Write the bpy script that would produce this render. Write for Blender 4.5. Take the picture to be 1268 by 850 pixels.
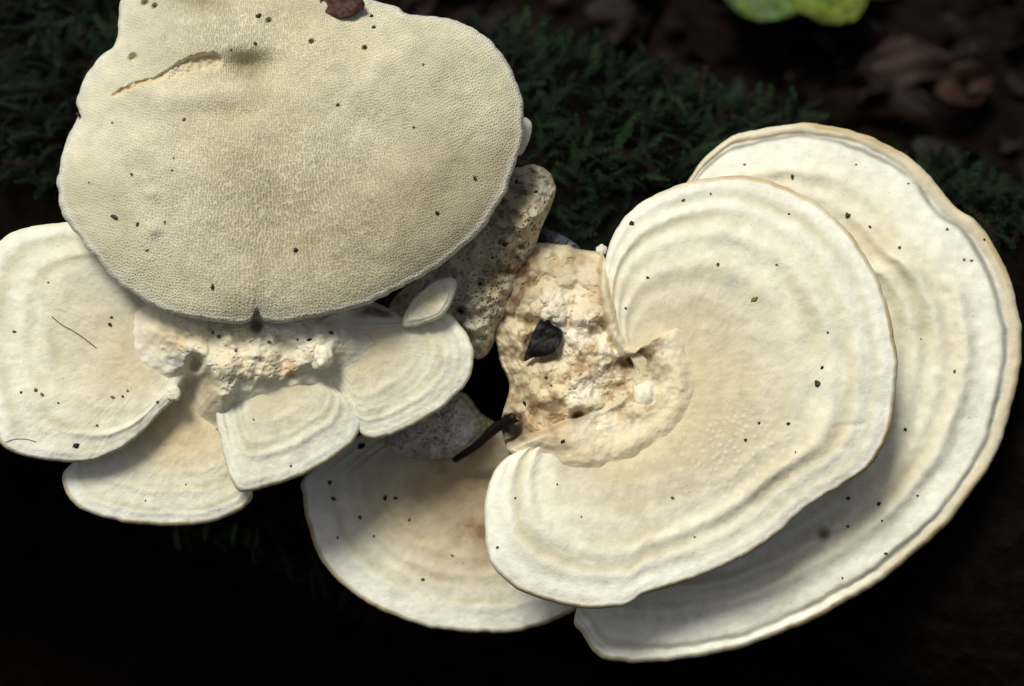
import bpy, math, random
import numpy as np
from mathutils import Vector

# ------------------------------------------------------------------ camera, sky, sun, exposure
for o in list(bpy.data.objects):
    bpy.data.objects.remove(o)
scene = bpy.context.scene
PW, PH = 1268.0, 850.0
PITCH = math.radians(50)
S = 0.40 / PW                 # metres per photo pixel on the reference plane
D = 0.75                      # camera distance to that plane
F = D / S
fwd = np.array([0, math.cos(PITCH), -math.sin(PITCH)])
upv = np.array([0, math.sin(PITCH), math.cos(PITCH)])
rgt = np.array([1.0, 0, 0])
cam_pos = -fwd * D
cd = bpy.data.cameras.new('camera')
cd.sensor_width = 36.0
cd.lens = 36.0 * F / PW
cd.clip_start = 0.02
cd.clip_end = 600
cd.dof.use_dof = True
cd.dof.focus_distance = D - 0.01
cd.dof.aperture_fstop = 7.0
cam = bpy.data.objects.new('camera', cd)
scene.collection.objects.link(cam)
cam.location = cam_pos
cam.rotation_euler = (math.pi / 2 - PITCH, 0, 0)
scene.camera = cam

Lr = np.array([-0.25, 0.60, 0.76])            # towards the light, in (right, image up, to camera)
Lw = rgt * Lr[0] + upv * Lr[1] - fwd * Lr[2]
Lw = Lw / np.linalg.norm(Lw)
elev = math.asin(Lw[2])
azim = math.atan2(Lw[0], Lw[1])
world = bpy.data.worlds.new('World')
scene.world = world
world.use_nodes = True
nt = world.node_tree
bg = nt.nodes['Background']
sky = nt.nodes.new('ShaderNodeTexSky')
sky.sky_type = 'NISHITA'
sky.sun_disc = False
sky.sun_elevation = elev
sky.sun_rotation = azim
sky.air_density = 1.0
sky.dust_density = 6.0
sky.ozone_density = 0.6
nt.links.new(sky.outputs[0], bg.inputs[0])
bg.inputs[1].default_value = 0.05
sl = bpy.data.lights.new('sun', 'SUN')
sl.energy = 2.5
sl.angle = math.radians(16)
sl.color = (0.99, 1.0, 0.93)
so = bpy.data.objects.new('sun', sl)
scene.collection.objects.link(so)
so.rotation_euler = Vector((-Lw[0], -Lw[1], -Lw[2])).to_track_quat('-Z', 'Y').to_euler()
so.location = (0, 0, 3)
vs = scene.view_settings
vs.view_transform = 'Standard'
vs.look = 'None'
vs.exposure = 0.16
vs.gamma = 1.0
vs.use_curve_mapping = False
scene.render.engine = 'CYCLES'

rng = np.random.default_rng(7)
random.seed(7)

# ------------------------------------------------------------------ helpers
def W(px, py, c):
    """photo pixel + height c (m) above the reference plane, towards the camera -> world"""
    px = np.asarray(px, float); py = np.asarray(py, float); c = np.asarray(c, float)
    k = (D - c)
    x = (px - PW / 2) / F * k
    y = (PH / 2 - py) / F * k
    return (cam_pos + x[..., None] * rgt + y[..., None] * upv + k[..., None] * fwd)

def project(P):
    v = np.asarray(P) - cam_pos
    k = v @ fwd
    return PW / 2 + (v @ rgt) / k * F, PH / 2 - (v @ upv) / k * F, D - k

def _h(ix, iy, iz):
    n = (ix.astype(np.int64) * 374761393 + iy.astype(np.int64) * 668265263 + iz.astype(np.int64) * 2147483647)
    n = (n ^ (n >> 13)) * 1274126177
    n = n & 0xffffffff
    n = (n ^ (n >> 16)) & 0xffff
    return n / 65535.0

def vnoise(x, y, z=0.0):
    x, y, z = np.broadcast_arrays(np.asarray(x, float), np.asarray(y, float), np.asarray(z, float))
    ix, iy, iz = np.floor(x).astype(np.int64), np.floor(y).astype(np.int64), np.floor(z).astype(np.int64)
    fx, fy, fz = x - ix, y - iy, z - iz
    fx = fx * fx * fx * (fx * (fx * 6 - 15) + 10); fy = fy * fy * fy * (fy * (fy * 6 - 15) + 10); fz = fz * fz * (3 - 2 * fz)
    r = 0
    for dx in (0, 1):
        for dy in (0, 1):
            for dz in (0, 1):
                w = (fx if dx else 1 - fx) * (fy if dy else 1 - fy) * (fz if dz else 1 - fz)
                r = r + w * _h(ix + dx, iy + dy, iz + dz)
    return r * 2 - 1

def fbm(x, y, z=0.0, o=4, g=0.5):
    r = 0; a = 1; t = 0
    for i in range(o):
        r = r + a * vnoise(x * 2 ** i + 17.3 * i, y * 2 ** i + 5.1 * i, np.asarray(z) * 2 ** i + 3.7 * i)
        t += a; a *= g
    return r / t

def cells(x, y, seed=0, jit=0.8, hexa=True):
    """jittered cells: distances to the nearest two points, plus a random value"""
    f1 = np.full(x.shape, 9.0); f2 = np.full(x.shape, 9.0); rid = np.zeros(x.shape)
    iy = np.floor(y)
    for dy in (-1, 0, 1):
        ry = iy + dy
        off = 0.5 * (np.mod(ry, 2)) if hexa else 0
        ix = np.floor(x - off)
        for dx in (-1, 0, 1):
            rx = ix + dx
            a = _h(rx, ry, np.full_like(rx, 11 + seed)); b = _h(rx, ry, np.full_like(rx, 47 + seed))
            px = rx + off + 0.5 + (a - 0.5) * jit; py = ry + 0.5 + (b - 0.5) * jit
            d = np.hypot(x - px, y - py)
            n = d < f1
            f2 = np.where(n, f1, np.minimum(f2, d)); rid = np.where(n, a, rid); f1 = np.where(n, d, f1)
    return f1, f2, rid

def lin(*v):
    v = np.asarray(v, float) / 255.0
    return tuple(np.where(v <= 0.04045, v / 12.92, ((v + 0.055) / 1.055) ** 2.4))

def sst(a, b, x):
    t = np.clip((x - a) / (b - a), 0, 1)
    return t * t * (3 - 2 * t)

def mixc(a, b, f):
    f = np.asarray(f)[..., None]
    return np.asarray(a) * (1 - f) + np.asarray(b) * f

def spline(pts, n, closed=True):
    p = np.asarray(pts, float); m = len(p)
    out = []
    rngi = range(m) if closed else range(m - 1)
    for i in rngi:
        if closed:
            p0, p1, p2, p3 = p[(i - 1) % m], p[i], p[(i + 1) % m], p[(i + 2) % m]
        else:
            p0, p1, p2, p3 = p[max(i - 1, 0)], p[i], p[i + 1], p[min(i + 2, m - 1)]
        for t in np.linspace(0, 1, 24, endpoint=False):
            out.append(0.5 * ((2 * p1) + (-p0 + p2) * t + (2 * p0 - 5 * p1 + 4 * p2 - p3) * t * t + (-p0 + 3 * p1 - 3 * p2 + p3) * t ** 3))
    if not closed:
        out.append(p[-1])
    out = np.array(out)
    q = np.vstack([out, out[:1]]) if closed else out
    s = np.concatenate([[0], np.cumsum(np.hypot(*np.diff(q, axis=0).T))])
    u = np.linspace(0, s[-1], n, endpoint=not closed)
    return np.stack([np.interp(u, s, q[:, 0]), np.interp(u, s, q[:, 1])], 1)

def inside(px, py, poly):
    poly = np.asarray(poly, float); r = np.zeros(np.shape(px), bool); j = len(poly) - 1
    for i in range(len(poly)):
        xi, yi = poly[i]; xj, yj = poly[j]
        c = ((yi > py) != (yj > py)) & (px < (xj - xi) * (py - yi) / (yj - yi + 1e-9) + xi)
        r ^= c; j = i
    return r

def vertex_normals(V, Q):
    a, b, c, d = V[Q[:, 0]], V[Q[:, 1]], V[Q[:, 2]], V[Q[:, 3]]
    n = np.cross(c - a, d - b)
    N = np.zeros_like(V)
    for k in range(4):
        for ax in range(3):
            N[:, ax] += np.bincount(Q[:, k], weights=n[:, ax], minlength=len(V))
    return N / (np.linalg.norm(N, axis=1, keepdims=True) + 1e-20)

def mesh_np(name, V, Fc, col=None, smooth=True, normals=None):
    me = bpy.data.meshes.new(name)
    Fc = np.asarray(Fc, np.int32); k = Fc.shape[1]
    me.vertices.add(len(V)); me.vertices.foreach_set('co', np.asarray(V, np.float32).ravel())
    me.loops.add(Fc.size); me.loops.foreach_set('vertex_index', Fc.ravel())
    me.polygons.add(len(Fc)); me.polygons.foreach_set('loop_start', np.arange(0, Fc.size, k, dtype=np.int32))
    me.polygons.foreach_set('use_smooth', np.full(len(Fc), smooth, bool))
    me.update(calc_edges=True)
    if col is not None:
        at = me.attributes.new('tint', 'FLOAT_COLOR', 'POINT')
        c4 = np.ones((len(V), 4), np.float32); c4[:, :3] = np.clip(col, 0, 1)
        at.data.foreach_set('color', c4.ravel())
    if normals is not None:
        me.normals_split_custom_set_from_vertices(normals.tolist())
    return me

def link(name, me, mat=None, parent=None, loc=None):
    o = bpy.data.objects.new(name, me)
    scene.collection.objects.link(o)
    if mat is not None and me is not None and not me.materials:
        me.materials.append(mat)
    if parent is not None: o.parent = parent
    if loc is not None: o.location = loc
    return o

def thing(name, label, cat, loc, group=None):
    o = bpy.data.objects.new(name, None)
    o.empty_display_size = 0.01
    scene.collection.objects.link(o); o.location = loc
    o['label'] = label; o['category'] = cat
    if group: o['group'] = group
    return o

def tag(o, label, cat, group=None):
    o['label'] = label; o['category'] = cat
    if group: o['group'] = group
    return o

def strip_faces(nr, nc, wrap=True, off=0):
    """quads of an nr x nc grid (rows, columns), columns wrap"""
    r = np.arange(nr - 1)[:, None]; c = np.arange(nc if wrap else nc - 1)[None, :]
    c2 = (c + 1) % nc
    q = np.stack([r * nc + c, r * nc + c2, (r + 1) * nc + c2, (r + 1) * nc + c], -1).reshape(-1, 4)
    return q + off

# ------------------------------------------------------------------ materials
def new_mat(name):
    m = bpy.data.materials.new(name); m.use_nodes = True
    t = m.node_tree; b = t.nodes['Principled BSDF']
    return m, t, b

def flesh_mat(name, rough=0.75, grain=900, bump=0.25, speck=0.5, sss=0.0, spec=0.3):
    m, t, b = new_mat(name); N = t.nodes.new; L = t.links.new
    at = N('ShaderNodeAttribute'); at.attribute_name = 'tint'
    tc = N('ShaderNodeTexCoord')
    n1 = N('ShaderNodeTexNoise'); n1.inputs['Scale'].default_value = grain; n1.inputs['Detail'].default_value = 3
    n2 = N('ShaderNodeTexNoise'); n2.inputs['Scale'].default_value = grain * 0.16; n2.inputs['Detail'].default_value = 4
    n3 = N('ShaderNodeTexNoise'); n3.inputs['Scale'].default_value = grain * 0.42; n3.inputs['Detail'].default_value = 2
    for n in (n1, n2, n3): L(tc.outputs['Object'], n.inputs['Vector'])
    r1 = N('ShaderNodeMapRange'); r1.inputs[1].default_value = 0.3; r1.inputs[2].default_value = 0.7
    r1.inputs[3].default_value = 0.90; r1.inputs[4].default_value = 1.08
    L(n2.outputs[0], r1.inputs[0])
    sp = N('ShaderNodeMapRange'); sp.inputs[1].default_value = 0.70; sp.inputs[2].default_value = 0.77   # tiny tan flecks
    L(n3.outputs[0], sp.inputs[0])
    mul = N('ShaderNodeMix'); mul.data_type = 'RGBA'; mul.blend_type = 'MULTIPLY'; mul.inputs[0].default_value = 1
    L(at.outputs['Color'], mul.inputs[6]); L(r1.outputs[0], mul.inputs[7])
    fl = N('ShaderNodeMix'); fl.data_type = 'RGBA'; fl.blend_type = 'MULTIPLY'
    fl.inputs[7].default_value = (0.55, 0.45, 0.30, 1)
    sm = N('ShaderNodeMath'); sm.operation = 'MULTIPLY'; sm.inputs[1].default_value = speck
    L(sp.outputs[0], sm.inputs[0]); L(sm.outputs[0], fl.inputs[0]); L(mul.outputs[2], fl.inputs[6])
    L(fl.outputs[2], b.inputs['Base Color'])
    b.inputs['Roughness'].default_value = rough
    b.inputs['Specular IOR Level'].default_value = spec
    if sss:
        b.inputs['Subsurface Weight'].default_value = sss
        b.inputs['Subsurface Radius'].default_value = (0.004, 0.003, 0.002)
        b.inputs['Subsurface Scale'].default_value = 1.0
    bp = N('ShaderNodeBump'); bp.inputs['Strength'].default_value = bump; bp.inputs['Distance'].default_value = 0.0006
    ad = N('ShaderNodeMath'); ad.operation = 'ADD'
    L(n1.outputs[0], ad.inputs[0]); L(n3.outputs[0], ad.inputs[1]); L(ad.outputs[0], bp.inputs['Height'])
    L(bp.outputs[0], b.inputs['Normal'])
    return m

M_cap = flesh_mat('velvety_cap_flesh', 0.9, 1300, 0.30, 0.45, spec=0.12)
M_core = flesh_mat('lumpy_core_flesh', 0.7, 1000, 0.25, 0.5, spec=0.3)
M_pore = flesh_mat('pore_surface_flesh', 0.75, 1100, 0.25, 0.15, spec=0.25)

def tint_mat(name, rough=0.6, grain=300, bump=0.3, dist=0.0005, spec=0.4, lo=0.75, hi=1.25):
    m, t, b = new_mat(name); N = t.nodes.new; L = t.links.new
    at = N('ShaderNodeAttribute'); at.attribute_name = 'tint'
    tc = N('ShaderNodeTexCoord')
    n1 = N('ShaderNodeTexNoise'); n1.inputs['Scale'].default_value = grain; n1.inputs['Detail'].default_value = 5
    L(tc.outputs['Object'], n1.inputs['Vector'])
    r1 = N('ShaderNodeMapRange'); r1.inputs[1].default_value = 0.3; r1.inputs[2].default_value = 0.7
    r1.inputs[3].default_value = lo; r1.inputs[4].default_value = hi
    L(n1.outputs[0], r1.inputs[0])
    mul = N('ShaderNodeMix'); mul.data_type = 'RGBA'; mul.blend_type = 'MULTIPLY'; mul.inputs[0].default_value = 1
    L(at.outputs['Color'], mul.inputs[6]); L(r1.outputs[0], mul.inputs[7]); L(mul.outputs[2], b.inputs['Base Color'])
    b.inputs['Roughness'].default_value = rough; b.inputs['Specular IOR Level'].default_value = spec
    bp = N('ShaderNodeBump'); bp.inputs['Strength'].default_value = bump; bp.inputs['Distance'].default_value = dist
    L(n1.outputs[0], bp.inputs['Height']); L(bp.outputs[0], b.inputs['Normal'])
    return m

M_moss = tint_mat('moss_leaf', 0.6, 400, 0.2, spec=0.12)
M_leaf = tint_mat('dead_leaf', 0.55, 220, 0.4, spec=0.2, lo=0.6, hi=1.35)
M_bark = tint_mat('rotten_bark', 0.95, 120, 0.8, 0.004, spec=0.02, lo=0.5, hi=1.3)
M_dirt = tint_mat('dark_dirt', 0.6, 900, 0.5, spec=0.3)
M_soil = tint_mat('forest_soil', 0.9, 60, 0.9, 0.01, spec=0.02, lo=0.5, hi=1.4)
M_twig = tint_mat('wet_twig', 0.55, 500, 0.4, spec=0.2)

def tubes_mat():
    m = flesh_mat('pored_tube_layer', 0.75, 1100, 0.12, 0.1, spec=0.25)
    t = m.node_tree; N = t.nodes.new; L = t.links.new; b = t.nodes['Principled BSDF']
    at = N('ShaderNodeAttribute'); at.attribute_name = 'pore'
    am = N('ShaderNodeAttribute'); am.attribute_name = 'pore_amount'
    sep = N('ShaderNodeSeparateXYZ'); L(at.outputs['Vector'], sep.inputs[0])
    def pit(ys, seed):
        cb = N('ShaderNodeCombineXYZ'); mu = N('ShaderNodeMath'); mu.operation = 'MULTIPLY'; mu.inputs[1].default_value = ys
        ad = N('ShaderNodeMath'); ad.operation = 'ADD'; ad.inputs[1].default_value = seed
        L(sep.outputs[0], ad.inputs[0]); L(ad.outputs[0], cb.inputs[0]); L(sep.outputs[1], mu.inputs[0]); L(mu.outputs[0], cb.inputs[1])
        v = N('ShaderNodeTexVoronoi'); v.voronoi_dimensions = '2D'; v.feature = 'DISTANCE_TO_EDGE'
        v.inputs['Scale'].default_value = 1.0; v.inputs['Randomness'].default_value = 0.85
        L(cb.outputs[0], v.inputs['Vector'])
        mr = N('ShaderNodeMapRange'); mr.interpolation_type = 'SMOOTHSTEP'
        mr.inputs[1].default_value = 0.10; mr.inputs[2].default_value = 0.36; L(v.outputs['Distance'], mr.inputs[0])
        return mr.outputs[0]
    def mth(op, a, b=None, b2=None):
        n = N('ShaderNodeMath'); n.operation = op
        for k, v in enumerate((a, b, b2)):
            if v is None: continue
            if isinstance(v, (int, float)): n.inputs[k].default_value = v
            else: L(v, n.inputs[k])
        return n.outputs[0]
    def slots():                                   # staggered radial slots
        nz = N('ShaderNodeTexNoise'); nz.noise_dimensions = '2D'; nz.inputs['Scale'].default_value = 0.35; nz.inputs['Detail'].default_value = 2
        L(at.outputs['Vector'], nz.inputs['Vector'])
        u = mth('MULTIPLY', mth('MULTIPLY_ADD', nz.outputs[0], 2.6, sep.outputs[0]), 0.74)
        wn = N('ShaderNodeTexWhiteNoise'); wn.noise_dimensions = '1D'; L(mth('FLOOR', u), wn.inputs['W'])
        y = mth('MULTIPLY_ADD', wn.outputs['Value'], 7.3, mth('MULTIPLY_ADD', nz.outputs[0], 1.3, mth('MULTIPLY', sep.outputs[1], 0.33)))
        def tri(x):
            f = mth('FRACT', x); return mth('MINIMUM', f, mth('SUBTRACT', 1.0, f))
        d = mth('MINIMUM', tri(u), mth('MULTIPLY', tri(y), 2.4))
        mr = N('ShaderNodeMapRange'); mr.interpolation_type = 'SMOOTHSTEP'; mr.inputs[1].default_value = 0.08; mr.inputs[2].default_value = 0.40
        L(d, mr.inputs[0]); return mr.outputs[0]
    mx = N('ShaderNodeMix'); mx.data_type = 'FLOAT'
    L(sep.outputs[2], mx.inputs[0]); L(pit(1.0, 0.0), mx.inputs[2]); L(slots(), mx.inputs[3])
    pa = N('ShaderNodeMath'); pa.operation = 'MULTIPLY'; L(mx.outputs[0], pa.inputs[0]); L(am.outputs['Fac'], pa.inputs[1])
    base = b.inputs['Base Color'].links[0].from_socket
    dk = N('ShaderNodeMix'); dk.data_type = 'RGBA'; dk.blend_type = 'MULTIPLY'; dk.inputs[7].default_value = (0.50, 0.43, 0.33, 1)  # pores and slots darkened in colour, standing in for shade inside them
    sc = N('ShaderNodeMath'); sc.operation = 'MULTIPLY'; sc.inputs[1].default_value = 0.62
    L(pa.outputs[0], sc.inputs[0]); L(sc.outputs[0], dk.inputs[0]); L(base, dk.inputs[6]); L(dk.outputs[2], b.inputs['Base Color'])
    nb = b.inputs['Normal'].links[0].from_socket
    bp = N('ShaderNodeBump'); bp.invert = True; bp.inputs['Strength'].default_value = 0.6; bp.inputs['Distance'].default_value = 0.0005
    L(pa.outputs[0], bp.inputs['Height']); L(nb, bp.inputs['Normal']); L(bp.outputs[0], b.inputs['Normal'])
    return m
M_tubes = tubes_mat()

# ------------------------------------------------------------------ log, ground (large structure)
LOG_R = 0.140
LOG_A = math.radians(22)
log_dir = np.array([math.cos(LOG_A), -math.sin(LOG_A), 0.0])
log_c = fwd * (0.088 + LOG_R)
log_u = np.array([math.sin(LOG_A), math.cos(LOG_A), 0.0])       # horizontal, away from the camera
log_w = np.array([0, 0, 1.0])
GZ = log_c[2] - LOG_R + 0.015

def log_point(s, th, dr=0.0):
    r = LOG_R + 0.010 * vnoise(s * 9, np.cos(th) * 1.6, np.sin(th) * 1.6) + 0.004 * fbm(s * 40, np.cos(th) * 6, np.sin(th) * 6, 3) + dr
    return log_c + np.asarray(s)[..., None] * log_dir + (r * np.cos(th))[..., None] * log_u + (r * np.sin(th))[..., None] * log_w, r

def build_log():
    root = thing('fallen_log', 'dark rotten moss covered log carrying the pale bracket fungi', 'log', log_c)
    ns, nth = 220, 160
    s = np.linspace(-0.85, 0.85, ns)[:, None] * np.ones((1, nth)); th = np.linspace(0, 2 * math.pi, nth, endpoint=False)[None, :] * np.ones((ns, 1))
    fur = -0.006 * np.abs(vnoise(th * 14 + 1.5 * fbm(s * 6, th * 0), s * 5)) 
    P, _ = log_point(s, th, fur)
    V = P.reshape(-1, 3) - log_c
    Q = strip_faces(ns, nth)
    f = fbm(s * 20, np.cos(th) * 3, np.sin(th) * 3).ravel() * 0.5 + 0.5
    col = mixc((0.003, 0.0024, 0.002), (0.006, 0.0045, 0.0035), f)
    if np.mean(np.einsum('ij,ij->i', vertex_normals(V, Q), V - (V @ log_dir)[:, None] * log_dir)) < 0: Q = Q[:, ::-1]
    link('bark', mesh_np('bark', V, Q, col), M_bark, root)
    for e in (-0.85, 0.85):
        th1 = np.linspace(0, 2 * math.pi, nth, endpoint=False)
        ring, _ = log_point(np.full(nth, e), th1)
        ring = ring - log_c
        c0 = log_dir * e
        rows = np.concatenate([c0 + (ring - c0) * k for k in (1.0, 0.8, 0.55, 0.3, 0.02)])
        rows = rows + log_dir * (np.sign(e) * 0.004 * (vnoise(rows[:, 0] * 90, rows[:, 1] * 90, rows[:, 2] * 90)))[:, None]
        link('cut_end', mesh_np('cut_end', rows, strip_faces(5, nth), np.tile((0.03, 0.02, 0.013), (len(rows), 1))), M_bark, root)
    return root
build_log()

def ground_z(x, y):
    x = np.asarray(x, float); y = np.asarray(y, float)
    z = GZ + 0.02 * fbm(x * 2.2, y * 2.2, 0, 4)
    sd = (x - log_c[0]) * log_dir[0] + (y - log_c[1]) * log_dir[1]          # along the log
    ud = (x - log_c[0]) * log_u[0] + (y - log_c[1]) * log_u[1]              # across it, away from the camera
    hollow = (1 - sst(0.52, 0.75, np.abs(sd))) * sst(-1.1, -0.5, ud) * (1 - sst(0.02, 0.13, ud))
    return z - 0.38 * hollow                                                # hollow added below the log so that the ground under it goes dark

def build_ground():
    g = np.sinh(np.linspace(-1, 1, 181) * 6.2) / math.sinh(6.2) * 150
    X, Y = np.meshgrid(g, g + 0.4, indexing='ij')
    Z = ground_z(X, Y)
    V = np.stack([X, Y, Z], -1).reshape(-1, 3)
    f = fbm(X * 3, Y * 3).ravel() * 0.5 + 0.5
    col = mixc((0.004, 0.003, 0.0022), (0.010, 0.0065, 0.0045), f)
    Q = strip_faces(181, 181, False)
    me = mesh_np('ground', V, Q, col)
    if me.polygons[0].normal.z < 0: me.flip_normals()
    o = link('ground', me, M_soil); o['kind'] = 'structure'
build_ground()

# ------------------------------------------------------------------ brackets
def seg_dist(px, py, pts):
    best = np.full(px.shape, 1e9); tt = np.zeros(px.shape)
    tot = 0; L = [math.dist(pts[i], pts[i + 1]) for i in range(len(pts) - 1)]; sumL = sum(L)
    for i in range(len(pts) - 1):
        (x0, y0), (x1, y1) = pts[i], pts[i + 1]
        u = np.clip(((px - x0) * (x1 - x0) + (py - y0) * (y1 - y0)) / L[i] ** 2, 0, 1)
        d = np.hypot(px - x0 - u * (x1 - x0), py - y0 - u * (y1 - y0))
        n = d < best
        tt = np.where(n, (tot + u * L[i]) / sumL, tt); best = np.where(n, d, best); tot += L[i]
    return best, tt
TOPS = {}          # name -> (px, py, c) samples of each top surface
HULLS = []
EDGE_TAN = lin(204, 178, 124)
CREAM = lin(236, 231, 208)
WHITE = lin(244, 241, 225)
BUFF = lin(214, 202, 168)

def radial_mesh(hub, outline, ctop, n_th, n_t, edge_px, th_edge, th_hub, hub_pow=2.5, wob=1.2, seed=0, tpow=0.75, smoothT=False):
    """cap of revolution-like grid: returns world verts for top rows, rim rows, bottom rows (each (rows, n_th, 3)) and t/px/py/c of the top"""
    P = spline(outline, n_th)
    hub = np.asarray(hub, float)
    s = np.arange(n_th) / n_th
    dr = P - hub; L = np.hypot(dr[:, 0], dr[:, 1]); u = dr / L[:, None]
    arc = np.concatenate([[0], np.cumsum(np.hypot(*np.diff(P, axis=0).T))])
    a = arc / 30.0
    w = vnoise(P[:, 0] / 14 + seed, P[:, 1] / 14, 3.1) * wob + vnoise(P[:, 0] / 5 + seed, P[:, 1] / 5, 8.1) * wob * 0.35
    L = L + w
    Lq = L - edge_px
    t = np.linspace(0.0, 1, n_t) ** tpow
    R = t[:, None] * Lq[None, :]
    px = hub[0] + R * u[:, 0]; py = hub[1] + R * u[:, 1]
    kk = max(3, int(n_th * 0.03)); ker = np.hanning(2 * kk + 1); ker /= ker.sum()
    Ls = np.convolve(np.concatenate([L[-kk:], L, L[:kk]]), ker, 'valid')
    T = np.minimum(R / (Ls if smoothT else L)[None, :], 1.03)
    ct = ctop(px, py, T, np.broadcast_to(s, T.shape))
    k = 9
    ph = np.linspace(math.pi / 2, -math.pi / 2, k + 2)[1:]
    half = th_edge / 2
    rr = Lq[None, :] + edge_px * np.cos(ph)[:, None]
    rx = hub[0] + rr * u[:, 0]; ry = hub[1] + rr * u[:, 1]
    rc = ct[-1][None, :] - half + half * np.sin(ph)[:, None]
    nb = 10
    tb = np.linspace(1, 0.0, nb + 1)[1:]
    Rb = tb[:, None] * Lq[None, :]
    bx = hub[0] + Rb * u[:, 0]; by = hub[1] + Rb * u[:, 1]
    ctb = np.stack([np.interp(tb[::-1], t, ct[:, i])[::-1] for i in range(n_th)], 1)
    bc = ctb - th_edge - (th_hub - th_edge) * ((1 - tb) ** hub_pow)[:, None] - 0.004 * np.sin(np.pi * tb)[:, None]
    return dict(t=T, px=px, py=py, c=ct, s=s, top=W(px, py, ct), rim=W(rx, ry, rc), bot=W(bx, by, bc), rpx=rx, rpy=ry, n=n_th)

def bracket_parts(g, root, loc, col_top, col_rim, col_bot, mat_top, mat_rim, mat_bot, names=('cap', 'margin', 'pore_surface')):
    n = g['n']; a, b, c = len(g['top']), len(g['rim']), len(g['bot'])
    V = np.concatenate([g['top'], g['rim'], g['bot']]).reshape(-1, 3) - np.asarray(loc)
    Q = strip_faces(a + b + c, n)
    N = vertex_normals(V, Q)
    mid = (a // 2) * n
    if N[mid] @ (-fwd) < 0:
        Q = Q[:, ::-1]; N = -N
    def part(name, r0, r1, col, mat):
        v = V[r0 * n:(r1 + 1) * n]; q = strip_faces(r1 - r0 + 1, n)
        if Q[0, 0] != 0 or True:
            q = q if (Q[0] == strip_faces(2, n)[0]).all() else q[:, ::-1]
        return link(name, mesh_np(name, v, q, col.reshape(-1, 3), normals=N[r0 * n:(r1 + 1) * n]), mat, root)
    o1 = part(names[0], 0, a - 1, col_top, mat_top)
    o2 = part(names[1], a - 1, a + b - 1, np.concatenate([col_top[-1:], col_rim]), mat_rim)
    o3 = part(names[2], a + b - 1, a + b + c - 1, np.concatenate([col_rim[-1:], col_bot]), mat_bot)
    return o1, o2, o3

def ring_sum(T, s, px, py, rings, seed, am0=1.0):
    """concentric growth ridges: (radius fraction, height m, width)"""
    z = 0
    wv = 0.012 * fbm(np.cos(s * 6.283) * 2 + seed, np.sin(s * 6.283) * 2, 0, 3) + 0.006 * fbm(px / 22 + seed, py / 22, 1, 2)
    for i, (tr, h, w) in enumerate(rings):
        am = 0.85 + 0.6 * vnoise(np.cos(s * 6.283) * 1.7 + i * 3.3 + seed, np.sin(s * 6.283) * 1.5, i)
        d = (T + wv - tr) / (w * 1.25)
        z = z + h * am * np.exp(-d * d)
    return z * am0

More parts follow.
